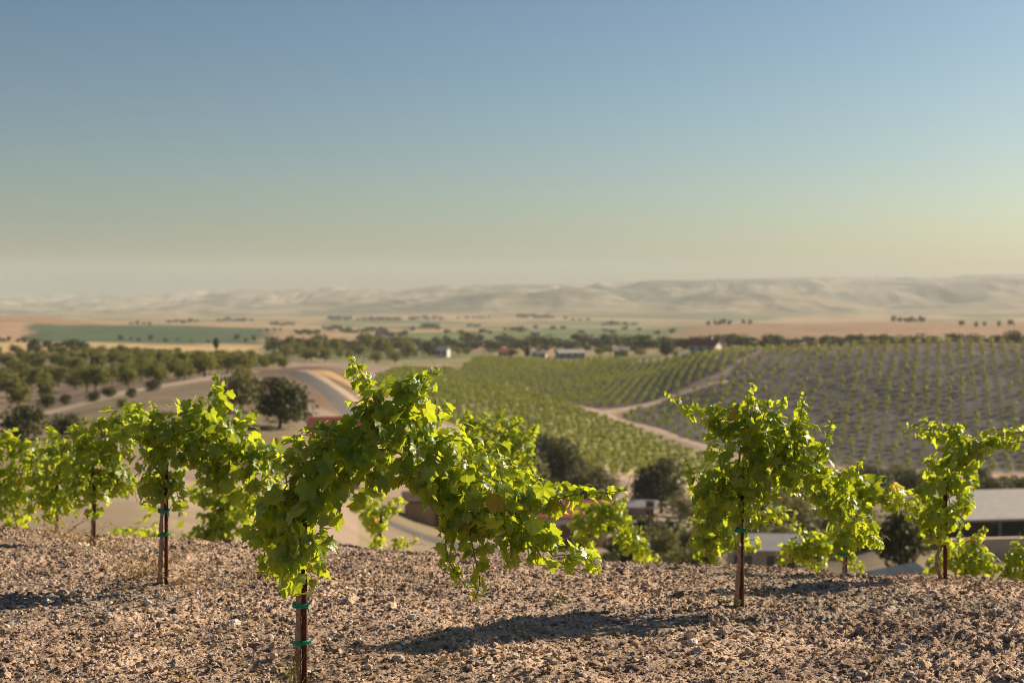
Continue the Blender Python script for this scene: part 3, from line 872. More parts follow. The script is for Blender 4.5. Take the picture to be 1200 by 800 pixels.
vine('dark grapevine partly hidden behind the top of the large nearest grapevine', 13.4,
     [[(580, 590, 30), (570, 550, 32), (572, 520, 32), (592, 512, 28), (616, 528, 20)], [(550, 520, 22), (548, 495, 14)]],
     [[(560, 510), (550, 490), (546, 480)], [(605, 515), (608, 495), (606, 487)], [(615, 520), (626, 505), (628, 497)], [(610, 530), (622, 548), (626, 562)]],
     leaf=0.054, cover=5.0, trunk=[(606, None), (606, 640), (598, 580)], group=VG, young=0.3, seed=16)
vine('low grapevine on the slope beyond the crest, right of the left stake', 16.5,
     [[(262, 645, 12), (258, 615, 20), (262, 585, 22), (280, 600, 18), (290, 625, 14)], [(255, 620, 18), (235, 630, 14), (222, 636, 8)], [(250, 585, 14), (225, 575, 10)]],
     [[(265, 580), (275, 560), (278, 550)]], leaf=0.059, cover=5.0, trunk=[(258, None), (259, 640), (260, 610)], group=VG, young=0.55, seed=17)
vine('bright backlit grapevine on a thin stake seen under the arch of the nearest vine', 17.0,
     [[(445, 640, 8), (440, 612, 14), (432, 598, 14), (415, 592, 8)], [(455, 600, 12), (470, 590, 8)], [(462, 640, 9), (478, 636, 8), (490, 634, 6)]],
     [[(440, 600), (446, 580), (450, 572)]], leaf=0.059, cover=5.0, trunk=[(444, None), (445, 650), (445, 610)], group=VG, young=0.8, seed=18)
stake('thin stake with a green tie seen under the arch of the nearest vine', 446.5, 16.98, 600, (632,))
vine('low dark grapevine beyond the crest left of the hanging leaved vine', 15.0,
     [[(955, 665, 14), (948, 640, 18), (930, 645, 14), (915, 652, 10)], [(950, 640, 14), (980, 640, 12), (1000, 658, 10), (1012, 668, 6)]],
     [[(945, 630), (935, 618), (925, 614)]], leaf=0.057, cover=5.0, trunk=[(952, None), (952, 680), (951, 650)], group=VG, young=0.35, seed=19)
vine('spreading grapevine beyond the crest behind the forked vine', 14.0,
     [[(1130, 690, 12), (1132, 665, 18), (1125, 645, 18), (1140, 650, 18), (1165, 668, 12)], [(1090, 670, 10), (1105, 655, 14)]],
     [[(1140, 640), (1150, 625), (1156, 620)]], leaf=0.055, cover=5.0, trunk=[(1131, None), (1131, 690), (1131, 660)], group=VG, young=0.5, seed=20)
vine('rounded grapevine cut by the right edge of the view beyond the crest', 13.5,
     [[(1192, 690, 12), (1193, 665, 20), (1200, 650, 18), (1215, 665, 16)], [(1180, 670, 12), (1165, 672, 8)]],
     [[(1195, 645), (1205, 632), (1210, 628)]], leaf=0.055, cover=5.0, trunk=[(1195, None), (1195, 690), (1195, 660)], group=VG, young=0.4, seed=21)

# ------------------------------------------------------------------ loose stones and clods
def ico():
    t = (1 + 5 ** 0.5) / 2
    V = norm(np.array([[-1,t,0],[1,t,0],[-1,-t,0],[1,-t,0],[0,-1,t],[0,1,t],[0,-1,-t],[0,1,-t],[t,0,-1],[t,0,1],[-t,0,-1],[-t,0,1]], float))
    F = np.array([[0,11,5],[0,5,1],[0,1,7],[0,7,10],[0,10,11],[1,5,9],[5,11,4],[11,10,2],[10,7,6],[7,1,8],[3,9,4],[3,4,2],[3,2,6],[3,6,8],[3,8,9],[4,9,5],[2,4,11],[6,2,10],[8,6,7],[9,8,1]])
    return V, F
def subdiv(V, F):
    V = list(map(tuple, V)); key = {}
    def mid(a, b):
        k = (min(a, b), max(a, b))
        if k not in key:
            m = norm(((np.array(V[a]) + np.array(V[b])) / 2)[None])[0]
            key[k] = len(V); V.append(tuple(m))
        return key[k]
    out = []
    for a, b, c in F:
        d, e, f = mid(a, b), mid(b, c), mid(c, a)
        out += [(a, d, f), (d, b, e), (f, e, c), (d, e, f)]
    return np.array(V), np.array(out)
ICO1 = ico(); ICO2 = subdiv(*ICO1)
rng = np.random.default_rng(99)
def scatter_rocks(n, smin, smax, shape, d0, d1, umax, power):
    u = rng.uniform(-umax, umax, n); D = np.sqrt(rng.uniform(d0 * d0, d1 * d1, n))
    x = u * D
    s = smin + (smax - smin) * rng.uniform(0, 1, n) ** power
    z = zsoil(x, D) + s * rng.uniform(-0.05, 0.6, n)
    V, F = shape
    k = len(V)
    a = rng.uniform(0, 6.28, n)
    W = V[None] * (1 + 0.33 * rng.normal(size=(n, k, 1)).clip(-1.4, 1.4)) * rng.uniform(0.55, 1.3, (n, 1, 3))
    ca, sa = np.cos(a)[:, None], np.sin(a)[:, None]
    W = np.stack([W[..., 0] * ca - W[..., 1] * sa, W[..., 0] * sa + W[..., 1] * ca, W[..., 2] * 0.75], -1) * s[:, None, None]
    W += np.stack([x, D, z], 1)[:, None]
    FF = (F[None] + (np.arange(n) * k)[:, None, None]).reshape(-1, 3)
    tone = rng.choice(4, n, p=[0.50, 0.26, 0.18, 0.06])
    pal = np.array([(0.44, 0.318, 0.235), (0.17, 0.125, 0.095), (0.54, 0.42, 0.33), (0.62, 0.54, 0.46)])
    c = pal[tone] * rng.uniform(0.75, 1.2, (n, 1))
    return W.reshape(-1, 3), FF, np.repeat(c, k, axis=0)
parts = [scatter_rocks(90000, 0.004, 0.016, ICO1, 4.5, 13.8, 0.58, 1.7), scatter_rocks(2000, 0.014, 0.030, ICO2, 4.5, 13.5, 0.58, 2.0)]
nv = 0; Vs, Fs, Cs = [], [], []
for v, f, c in parts:
    Vs.append(v); Fs.append(f + nv); Cs.append(c); nv += len(v)
g = obj('gravel', mesh_np('gravel', np.vstack(Vs), np.vstack(Fs), {'field': ('FLOAT_COLOR', np.vstack(Cs))}), M['rock'])
tag(g, 'loose clods and gravel strewn over the tilled soil', None, None, 'stuff')

def litter(n):
    u = rng.uniform(-0.44, 0.44, n); D = np.sqrt(rng.uniform(4.7 ** 2, 13 ** 2, n)); x = u * D
    d = norm(np.stack([rng.normal(size=n), rng.normal(size=n), 0.25 * rng.normal(size=n)], 1))
    e = norm(np.cross(d, norm(rng.normal(size=(n, 3)) * 0.35 + [0, 0, 1])))
    twig = rng.uniform(0, 1, n) < 0.6
    L = np.where(twig, rng.uniform(0.02, 0.07, n), rng.uniform(0.012, 0.028, n))[:, None]
    W = np.where(twig, 0.0018, 0.010 * rng.uniform(0.6, 1.3, n))[:, None]
    P = np.stack([x, D, zsoil(x, D) + 0.014], 1)
    up = np.array([0, 0, 1.0]) * np.where(twig, 0.002, 0.008)[:, None]
    V = np.stack([P - d * L, P - e * W + up, P + d * L, P + e * W - up * 0.5], 1).reshape(-1, 3)
    o = obj('litter', mesh_np('litter', V, np.arange(4 * n).reshape(-1, 4), {'tint': ('FLOAT', np.repeat(rng.uniform(0, 1, n), 4))}), M['dry'])
    tag(o, 'dry leaf scraps and twigs strewn over the soil', None, None, 'stuff')
litter(4200)

def stone(px, py, size, col, label):
    rr = np.random.default_rng(int(px * 7 + py))
    D = 1.9 * FPX / (py - HOR)
    for _ in range(6):
        x = (px - 600) / FPX * D
        D = (CAMZ - float(zbase(x, D))) * FPX / (py - HOR)
    x = (px - 600) / FPX * D
    V, F = subdiv(*ICO2)
    P = V * (1 + 0.16 * fbm(V[:, 0] * 2 + px, V[:, 1] * 2 + V[:, 2] * 3 + py, 3, 5))[:, None] * np.array([1, 0.8, 0.62]) * size * 0.72
    P = np.round(P / (size * 0.22)) * (size * 0.22) * 0.35 + P * 0.65
    c = np.tile(np.array(col), (len(P), 1))
    o = obj('stone', mesh_np('stone', P, F, {'field': ('FLOAT_COLOR', c)}), M['rock'], None, (x, D, float(zsoil(np.array(x), np.array(D))) + size * 0.10))
    o.rotation_euler = (0, 0, rr.uniform(0, 6))
    tag(o, label, 'stone', 'larger stones lying on the tilled soil')
PALE, GREY, DARK = (0.66, 0.60, 0.54), (0.42, 0.36, 0.30), (0.20, 0.15, 0.115)
for s in [(275, 731, 0.05, PALE, 'white stone between the left shadow and the nearest stake'),
          (484, 729, 0.05, PALE, 'white stone lying right of the nearest stake'),
          (466, 782, 0.055, GREY, 'grey stone at the near edge of the central shadow'),
          (1058, 758, 0.07, GREY, 'largest grey clod low on the right side'),
          (1034, 768, 0.055, DARK, 'dark clod left of the largest grey clod'),
          (1010, 740, 0.055, DARK, 'round dark clod on the right beside small gravel'),
          (1050, 738, 0.05, DARK, 'dark clod just behind the largest grey clod'),
          (1076, 706, 0.05, DARK, 'dark clod in front of the forked vine'),
          (712, 783, 0.05, DARK, 'dark clod at the bottom below the central shadow'),
          (742, 783, 0.05, DARK, 'dark clod at the bottom, the right of a pair'),
          (812, 756, 0.05, PALE, 'pale stone on the near edge of the right vine shadow'),
          (790, 766, 0.035, PALE, 'small white stone below the central shadow'),
          (875, 744, 0.05, GREY, 'pale grey stone in front of the right-hand stake'),
          (190, 722, 0.05, GREY, 'grey clod in the soil in front of the left stake'),
          (125, 729, 0.045, GREY, 'pale clod lying left of the left stake'),
          (1010, 786, 0.05, GREY, 'grey clod at the bottom edge on the right')]:
    stone(*s)

# dry stalks, weeds
def weed(px, py, D, h, n, mat, label, cat, spread=0.08, leafsz=0.018, name='weed', group='weeds and dry stalks on the soil'):
    rr = np.random.default_rng(int(px * 3 + py))
    x = (px - 600) / FPX * D
    z = float(zsoil(np.array(x), np.array(D)))
    V, F, n0 = [], [], 0
    for k in range(n):
        a = rr.uniform(0, 6.28); ln = h * rr.uniform(0.5, 1.05)
        tip = np.array([math.cos(a) * spread * rr.uniform(0.2, 1), math.sin(a) * spread * rr.uniform(0.2, 1), ln])
        st = np.array([math.cos(a), math.sin(a), 0]) * 0.015
        t = np.linspace(0, 1, 6)[:, None]
        q = st + tip * t + np.array([0, 0, -0.02]) + np.array([tip[0], tip[1], 0]) * (t ** 2) * 0.8
        v, f = tube(q, np.linspace(0.0022, 0.0009, 6), 3, False)
        V.append(v); F += [tuple(i + n0 for i in ff) for ff in f]; n0 += len(v)
        for j in range(7 if leafsz else 0):
            p = q[rr.integers(1, 6)]; d = norm(rr.normal(size=3)); e = norm(np.cross(d, rr.normal(size=3)))
            L = leafsz * rr.uniform(0.7, 1.6)
            v = np.array([p, p + d * L * 0.5 + e * L * 0.3, p + d * L, p + d * L * 0.5 - e * L * 0.3])
            V.append(v); F.append((n0, n0 + 1, n0 + 2, n0 + 3)); n0 += 4
    V = np.vstack(V)
    me = mesh_np(name, V, F, {'tint': ('FLOAT', rr.uniform(0, 1, len(V)))})
    tag(obj(name, me, mat, None, (x, D, z)), label, cat, group)
weed(338, 792, 6.75, 0.24, 9, M['shrub'], 'thin yellow-green weed growing beside the foot of the nearest stake', 'weed', 0.05)
weed(345, 795, 6.7, 0.10, 8, M['dry'], 'short dry tuft at the foot of the nearest stake', 'weed', 0.05, 0.012)
weed(146, 690, 9.3, 0.22, 3, M['dry'], 'single dry reddish stalk standing left of the left stake', 'dry stalk', 0.02, 0.0, 'dry_stalk')
weed(858, 704, 8.75, 0.16, 8, M['shrub'], 'small weed sprouting at the foot of the right-hand stake', 'weed', 0.07)
weed(655, 700, 8.8, 0.07, 10, M['shrub'], 'tiny green seedling in the middle of the bare soil', 'weed', 0.05)
for k, (px, py, D, h, n) in enumerate([(160, 668, 9.9, 0.2, 26), (178, 660, 10.1, 0.22, 24), (125, 640, 11.7, 0.2, 20), (90, 630, 12.3, 0.2, 24), (208, 672, 9.75, 0.2, 14), (72, 632, 12.6, 0.2, 20)]):
    weed(px, py, D, h, n, M['dry'], ['tuft of dry grass left of the left stake', 'tuft of dry grass right behind the left stake', 'dry grass at the foot of the second left stake',
         'dry grass under the drooping left vine', 'bent dry stalks leaning right of the left stake', 'dry grass beside the drooping vine by the left edge'][k], 'dry grass', 0.2, 0.02, 'dry_grass')
weed(158, 618, 19, 0.35, 14, M['vine'], 'small green sprout on the pale slope between two left stakes', 'weed', 0.12, 0.09)
weed(178, 640, 15, 0.25, 24, M['vine'], 'low yellow-green shoots beside the left stake beyond the crest', 'weed', 0.3, 0.09)
weed(292, 640, 15.5, 0.3, 10, M['vine'], 'single green sprout standing on the crest left of the nearest vine', 'weed', 0.1, 0.08)

# ------------------------------------------------------------------ trees
def crown_mesh(rr, W, H, n_lobe, n_leaf, size, base=0.0, kind='round'):
    """leaf clumps scattered through overlapping lobes; returns verts, quads, tint"""
    lob = []
    for k in range(n_lobe):
        a = rr.uniform(0, 6.28); f = rr.uniform(0.15, 0.72); zz = rr.uniform(0.16, 0.88)
        if kind == 'column':
            f *= 0.35; zz = rr.uniform(0.08, 0.95)
        wz = math.sqrt(max(0.05, 1 - (zz - 0.42) ** 2 * 2.6)) if kind != 'column' else max(0.3, 1 - zz * 0.8)
        lob.append((math.cos(a) * f * W / 2 * wz, math.sin(a) * f * W / 2 * wz, base + zz * H, rr.uniform(0.13, 0.30) * (W if kind != 'column' else W * 0.7), rr.uniform(-0.3, 0.3)))
    lob.append((0, 0, base + 0.5 * H, 0.34 * W, 0.0)) if kind == 'round' else None
    lob = np.array(lob)
    n_lobe = len(lob)
    i = rr.integers(0, n_lobe, n_leaf)
    d = norm(rr.normal(size=(n_leaf, 3)))
    rad = lob[i, 3] * (0.55 + 0.5 * rr.uniform(0, 1, n_leaf) ** 0.7)
    P = lob[i, :3] + d * rad[:, None] * np.array([1, 1, 0.82])
    P[:, 2] = np.clip(P[:, 2], base * 0.7, base + H * 1.02)
    nn = norm(d * 0.8 + 0.7 * rr.normal(size=(n_leaf, 3)) + [0, 0, 0.3])
    t = norm(np.cross(nn, rr.normal(size=(n_leaf, 3)))); b = np.cross(nn, t)
    s = size * rr.uniform(0.55, 1.35, n_leaf)[:, None]
    sp = s * rr.uniform(0.5, 0.9, (n_leaf, 1))
    V = np.stack([P - t * s, P - b * sp + nn * s * 0.15, P + t * s, P + b * sp + nn * s * 0.15], 1).reshape(-1, 3)
    F = np.arange(n_leaf * 4).reshape(-1, 4)
    tint = np.clip(0.45 + lob[i, 4] + rr.normal(0, 0.18, n_leaf), 0, 1)
    return V, F, np.repeat(tint, 4), lob

def limb_mesh(rr, lob, h0, r):
    b = MB()
    b.tube([(0, 0, -0.3), (0.03 * h0, 0, h0 * 0.5), (0, 0.03 * h0, h0)], [r * 1.35, r, r * 0.8], 8)
    for k in range(min(7, len(lob))):
        e = lob[k, :3]
        b.tube([(0, 0, h0 * 0.85), (e[0] * 0.45, e[1] * 0.45, h0 * 0.9 + (e[2] - h0) * 0.5), e], [r * 0.6, r * 0.35, r * 0.12], 5)
    return b

PROTO = {}
def proto(kind, v):
    if (kind, v) in PROTO: return PROTO[(kind, v)]
    rr = np.random.default_rng(hash((len(kind), v, ord(kind[0]))) % 100000)
    spec = {  # width, height above base, lobes, leaves, leaf size, clear stem, material, shape (unit: 1 m tree height scale later)
        'oak': (1.3, 0.86, 24, 3400, 0.038, 0.12, 'oak', 'round'),
        'shrub': (1.5, 0.95, 17, 1600, 0.05, 0.03, 'shrub', 'round'),
        'darkshrub': (1.5, 0.95, 17, 1600, 0.05, 0.03, 'oak', 'round'),
        'orchard': (1.05, 0.8, 13, 800, 0.055, 0.2, 'orchard', 'round'),
        'column': (0.5, 0.95, 14, 700, 0.05, 0.04, 'oak', 'column'),
        'far': (1.3, 0.95, 10, 480, 0.085, 0.03, 'oak', 'round'),
    }[kind]
    W, H, nl, nf, sz, st, mat, shape = spec
    V, F, ti, lob = crown_mesh(rr, W, H, nl, nf, sz, st, shape)
    me = mesh_np('crown', V, F, {'tint': ('FLOAT', ti)}); me.materials.append(M[mat])
    tr = None
    if kind != 'far':
        b = limb_mesh(rr, lob, max(st * 1.6, 0.18), 0.035)
        tr = mesh_np('trunk', np.vstack(b.V), b.F, smooth=True); tr.materials.append(M['trunk'])
    PROTO[(kind, v)] = (me, tr)
    return PROTO[(kind, v)]
tree_rng = np.random.default_rng(5)
def tree(kind, px, py, hpx, label, cat='tree', group=None, D=None, wide=1.0, name=None):
    """a tree whose foot stands at photo pixel (px, py), hpx pixels tall"""
    if D is None: D = hit(px, py)
    p = gp(px, D)
    h = hpx / FPX * D
    v = int(tree_rng.integers(0, 3))
    cr, tr = proto(kind, v)
    nm = name or {'oak': 'oak_tree', 'shrub': 'shrub', 'darkshrub': 'shrub', 'orchard': 'orchard_tree', 'column': 'cypress_tree', 'far': 'distant_tree'}[kind]
    rz = float(tree_rng.uniform(0, 6.28))
    if tr is None:
        o = bpy.data.objects.new(nm, cr); link(o); tag(o, label, cat, group)
    else:
        o = empty(nm, p, 0, label, cat, group)
        a = bpy.data.objects.new('crown', cr); link(a, o)
        b = bpy.data.objects.new('trunk', tr); link(b, o)
    o.location = p; o.rotation_euler = (0, 0, rz)
    o.scale = (h * wide, h * wide, h)
    return o

VT = 'trees in the valley below the vines'
for t in [('oak', 328, 518, 60, 'dark round oak below the brown knoll, left of the red roofed shed', VT, 150, 1.0),
          ('shrub', 282, 505, 55, 'olive coloured loose tree just left of the dark round oak', VT, 165, 0.85),
          ('shrub', 395, 500, 26, 'pale green shrub behind the small red roofed shed', VT, 135, 1.0),
          ('darkshrub', 30, 530, 42, 'wide dark shrub at the left edge below the dry slope', VT, 115, 1.0),
          ('darkshrub', 78, 522, 30, 'dark shrub second from the left edge below the dry slope', VT, 120, 1.0),
          ('shrub', 228, 520, 22, 'brown green shrub at the foot of the dry slope behind the left stake', VT, 140, 1.0),
          ('shrub', 160, 505, 20, 'low shrub on the dry slope hidden by the left vine tops', VT, 150, 1.0),
          ('oak', 775, 606, 62, 'broad grey-green oak in the valley centre beside the pale yard', VT, 172, 0.95),
          ('oak', 658, 590, 64, 'dark oak above the red roofed building', VT, 190, 0.8),
          ('darkshrub', 690, 600, 44, 'dark scrub right of the oak above the red roofed building', VT, 178, 1.0),
          ('oak', 640, 560, 45, 'tall dark tree between the nearest vine and the sunny knoll', VT, 215, 0.8),
          ('shrub', 815, 660, 42, 'yellow-green shrub below the pale yard left of the right stake', VT, 90, 1.2),
          ('shrub', 785, 655, 28, 'low olive shrub at the edge of the pale yard', VT, 92, 1.2),
          ('shrub', 925, 616, 52, 'rounded olive-green tree under the arm of the bushy vine', VT, 150, 1.0),
          ('shrub', 905, 632, 34, 'pale olive shrub in front of the rounded olive-green tree', VT, 125, 1.2),
          ('oak', 1058, 655, 70, 'dark oak with bare forked trunk between the hanging vine and the forked vine', VT, 82, 0.9),
          ('oak', 1025, 590, 32, 'dark tree at the foot of the big slope, left of the metal roof', VT, 230, 1.2),
          ('oak', 970, 586, 30, 'dark tree at the foot of the big slope above the bushy vine arm', VT, 232, 1.2),
          ('oak', 1165, 585, 36, 'dark tree behind the pale metal roof', VT, 200, 1.3),
          ('oak', 1195, 584, 34, 'dark tree behind the pale metal roof at the right edge', VT, 205, 1.3),
          ('darkshrub', 1070, 588, 26, 'dark scrub behind the forked vine at the foot of the slope', VT, 225, 1.3),
          ('shrub', 1000, 575, 22, 'olive scrub along the pale strip at the foot of the slope', VT, 262, 1.3),
          ('shrub', 1055, 575, 20, 'olive scrub at the end of the pale strip by the forked vine', VT, 262, 1.4),
          ('shrub', 612, 585, 40, 'olive scrub under the dark tree beside the sunny knoll', VT, 185, 1.2),
          ('darkshrub', 622, 560, 30, 'dark scrub at the lower edge of the sunny knoll', VT, 212, 1.2),
          ('shrub', 712, 592, 24, 'olive shrub on the bank below the sunny knoll', VT, 195, 1.2),
          ('shrub', 805, 608, 26, 'yellow-green shrub right of the broad grey-green oak', VT, 168, 1.3),
          ('shrub', 950, 640, 40, 'olive scrub below the rounded tree, left of the hanging vine', VT, 110, 1.2),
          ('darkshrub', 840, 610, 34, 'dark scrub between the sunny knoll and the bushy vine', VT, 190, 1.2),
          ('shrub', 905, 580, 24, 'dry olive scrub below the big slope behind the bushy vine', VT, 240, 1.4)]:
    tree(t[0], t[1], t[2], t[3], t[4], 'tree' if 'shrub' not in t[0] else 'shrub', t[5], t[6], t[7])

# scrub over the valley floor
sr = np.random.default_rng(88)
for x0, x1, d0, d1, n, lab in [(840, 1010, 115, 255, 46, 'olive scrub on the valley floor behind the bushy right vine'), (590, 720, 165, 215, 18, 'scrub on the bank between the red roof and the sunny knoll'),
                               (1010, 1260, 205, 262, 26, 'dark scrub along the foot of the big slope behind the forked vine'), (-40, 320, 112, 175, 16, 'low dry shrub on the lower part of the left slope'),
                               (700, 830, 95, 118, 9, 'low shrub in front of the pale yard')]:
    for q in range(n):
        px = x0 + (x1 - x0) * (q + sr.uniform(0.1, 0.9)) / n; D = sr.uniform(d0, d1)
        z = gp(px, D)
        hh = sr.uniform(1.2, 3.6) if x0 > 500 else sr.uniform(0.5, 1.3)
        tree('darkshrub' if sr.uniform() < 0.45 else 'shrub', px, 0, hh * FPX / D, lab, 'shrub', 'scrub over the valley floor', D, sr.uniform(0.9, 1.4))

# orchard on the left: trees on a grid
k = 0
OG = 'orchard trees standing in rows on the left'
for a in np.arange(228, 478, 11.5):
    for xx in np.arange(-215, -20, 6.6):
        x = xx + 1.6 * ((k * 37 % 11) / 11 - 0.5) + (a * 0.15) % 6; D = a + 2.0 * ((k * 53 % 13) / 13 - 0.5); k += 1
        px = 600 + FPX * x / D
        if not (-60 < px < 335): continue
        z = float(zland(x, np.array(D)))
        py = HOR + (CAMZ - z) * FPX / D
        lim = 480 - 0.155 * px
        if py > lim or py < 414: continue
        if (k * 29 % 17) < 3: continue
        h = float(np.interp(py, [414, 432], [2.5, 3.2])) + 1.5 * ((k * 31 % 19) / 19) * float(np.interp(py, [414, 432], [0.3, 1]))
        front = py > lim - 9
        tree('orchard', px, py, h * FPX / D, 'round orchard tree in the front row along the pale track' if front else 'round olive-green orchard tree within the rows left of the brown knoll', 'tree', OG, D, 1.05)
for px, py, h in [(54, 478, 17), (128, 466, 14), (110, 471, 13), (78, 474, 12), (8, 500, 10), (180, 458, 14), (155, 466, 11)]:
    tree('darkshrub', px, py, h, 'dark low bush along the near edge of the orchard', 'shrub', 'dark bushes along the orchard edge', None, 1.0)

# trees of the middle distance
MG = 'trees scattered over the middle distance'
r5 = np.random.default_rng(55)
def far_group(n, x0, x1, y0, y1, h0, h1, label, group=MG, D=None, kind='far', wide=1.0):
    for q in range(n):
        px = x0 + (x1 - x0) * (q + r5.uniform(0.1, 0.9)) / n
        py = r5.uniform(y0, y1); h = r5.uniform(h0, h1)
        d = D * r5.uniform(0.97, 1.03) if D else hit(px, py)
        tree(kind, px, py, h, label, 'tree', group, d, wide * r5.uniform(0.8, 1.15))
far_group(11, 30, 102, 411, 414, 9, 16, 'dark tree in the tall clump at the end of the golden strip on the left', MG, 560)
far_group(6, -15, 30, 406, 409, 5, 9, 'dark tree on the rise at the far left edge behind the orchard', MG, 760)
far_group(16, 225, 335, 425, 433, 11, 17, 'olive-green tree in the belt behind the brown knoll', MG, None, 'orchard', 1.1)
far_group(20, 330, 480, 412, 426, 12, 22, 'mixed green tree in the belt right of the golden strip', MG, None, 'orchard', 1.1)
far_group(30, 310, 475, 404, 412, 8, 14, 'dark tree in the belt behind the brown knoll', MG, None, 'far', 1.5)
far_group(50, 440, 810, 404, 413, 9, 16, 'blue-grey tree behind the row of farm houses', MG, None, 'far', 1.7)
far_group(22, 450, 800, 413, 420, 5, 11, 'green tree among the row of farm houses', MG, None, 'orchard', 1.5)
far_group(46, 795, 1215, 403, 408, 8, 16, 'grey-green tree in the belt behind the crest of the big slope', MG, 640, 'far', 1.8)
far_group(6, 830, 856, 381, 383, 4, 8, 'small dark tree in the clump on the reddish field', MG, 1400)
far_group(2, 870, 880, 381, 382, 4, 6, 'small dark tree alone on the reddish field', MG, 1400)
far_group(9, 1045, 1085, 380, 381, 4, 7, 'small dark tree in the row on the skyline of the reddish field', MG, 1400)
far_group(5, 1120, 1190, 384, 388, 5, 8, 'tree on the slope of the reddish field', MG, 1200)
for q, (a, b, y, n, h) in enumerate([(150, 178, 380, 4, 3.5), (196, 232, 378, 6, 4), (255, 300, 376.5, 9, 3.6), (318, 345, 381, 5, 4), (385, 412, 374.5, 7, 4.5), (418, 470, 375, 12, 3.8),
                                    (478, 520, 374, 8, 3.4), (535, 575, 373, 7, 3), (605, 648, 372.5, 11, 4.5), (660, 690, 375, 4, 3), (705, 750, 381, 8, 4.2), (548, 566, 383, 3, 4), (492, 512, 385, 3, 5), (590, 620, 387, 4, 4)]):
    far_group(n, a, b, y - 0.6, y + 0.8, h * 0.7, h * 1.25, 'hazy tree in one of the thin tree lines on the dry plain', MG, None, 'far', 1.8)
for a, b, y, n, h in [(345, 376, 391, 6, 5), (378, 408, 387, 6, 4.5), (400, 452, 389.5, 12, 5.5), (440, 478, 394, 6, 6), (300, 330, 388, 4, 4)]:
    far_group(n, a, b, y - 1, y + 1.2, h * 0.7, h * 1.25, 'hazy tree in a tree line of the dry fields beyond the belt', MG, None, 'far', 1.6)
far_group(12, 130, 310, 398, 402, 3, 7, 'small tree along the edge of the dark green field', MG)
far_group(18, 480, 800, 384, 392, 3, 5, 'hazy tree along the far green fields', MG, None, 'far', 2.0)
tree('column', 253, 426, 28, 'tall tree standing above the belt behind the brown knoll', 'tree', MG, 480, 1.2)
tree('column', 321, 420, 20, 'slender dark tree in the belt behind the brown knoll', 'tree', MG, 520, 1.0)
tree('oak', 373, 408, 19, 'tall rounded tree standing alone above the belt left of centre', 'tree', MG, 640, 0.75)
tree('oak', 397, 412, 15, 'squat round tree right of the tall rounded tree', 'tree', MG, 640, 1.1)
tree('oak', 502, 416, 18, 'dark round tree between the two white farm houses', 'tree', MG, 640, 0.9)
tree('column', 618, 420, 21, 'olive pointed tree beside the golden strip of farm houses', 'tree', MG, 620, 1.4)
tree('oak', 781, 417, 21, 'dark round tree left of the red roofed farm house', 'tree', MG, 500, 0.85)
tree('oak', 1188, 408, 26, 'large dark tree at the right edge on the crest', 'tree', MG, 520, 1.1)
tree('oak', 1096, 406, 18, 'dark rounded tree behind the crest of the big slope', 'tree', MG, 560, 1.1)

# ------------------------------------------------------------------ vineyards across the valley
vr = np.random.default_rng(61)
def bush_mesh(seed, n=70, w=1.2, h=1.3):
    rr = np.random.default_rng(seed)
    d = norm(rr.normal(size=(n, 3)))
    P = d * (0.45 + 0.6 * rr.uniform(0, 1, (n, 1))) * [w / 2, w / 2, h * 0.34] + [0, 0, h * 0.64]
    drop = rr.uniform(0, 1, n) < 0.25
    P[drop, 2] -= rr.uniform(0, 0.4, drop.sum())
    nn = norm(d + 0.8 * rr.normal(size=(n, 3)) + [0, 0, 0.4]); t = norm(np.cross(nn, rr.normal(size=(n, 3)))); b = np.cross(nn, t)
    s = 0.17 * rr.uniform(0.6, 1.3, (n, 1))
    V = np.stack([P - t * s, P - b * s * 0.7, P + t * s, P + b * s * 0.7], 1).reshape(-1, 3)
    F = np.arange(4 * n).reshape(-1, 4)
    v, f = tube([(0, 0, -0.1), (0.02, 0, h * 0.5)], 0.045, 4, False)
    Vt = np.vstack([V, v]); Ft = np.vstack([F, np.array(f) + len(V)])
    ti = np.concatenate([np.repeat(rr.uniform(0.1, 0.9, n), 4), np.zeros(len(v))])
    return Vt, Ft, ti
BUSH = [bush_mesh(s) for s in range(5)]
spots = []
def grid(fn, ang, dx, dy, x0, x1, y0, y1, jit, miss, s0, s1, kind):
    ca, sa = math.cos(R(ang)), math.sin(R(ang))
    cx, cyy = (x0 + x1) / 2, (y0 + y1) / 2
    rad = math.hypot(x1 - x0, y1 - y0) / 2
    A, B = np.meshgrid(np.arange(-rad, rad, dx), np.arange(-rad, rad, dy), indexing='ij')
    X = cx + A * ca - B * sa + vr.normal(0, jit, A.shape); Y = cyy + A * sa + B * ca + vr.normal(0, jit, A.shape)
    X, Y = X.ravel(), Y.ravel()
    px = 600 + FPX * X / np.maximum(Y, 1)
    ok = (Y > 150) & (px > -100) & (px < 1320)
    ok &= (np.where(ok, fn(px, Y), 0) > 0.5) & (vr.uniform(0, 1, len(X)) > miss)
    X, Y = X[ok], Y[ok]
    for x, y in zip(X, Y):
        spots.append((x, y, vr.uniform(s0, s1), kind))
grid(vy_right, -17, 3.1, 3.9, 20, 190, 290, 460, 0.32, 0.12, 0.7, 1.45, 'r')
grid(vy_swale, -12, 2.7, 2.4, -30, 90, 330, 560, 0.15, 0.05, 0.9, 1.25, 's')
grid(vy_mid, -34, 3.4, 1.9, -60, 60, 220, 480, 0.25, 0.10, 0.9, 1.35, 'm')
SP = np.array([(s[0], s[1], s[2]) for s in spots]); SK = [s[3] for s in spots]
SZ = zland(SP[:, 0], SP[:, 1])
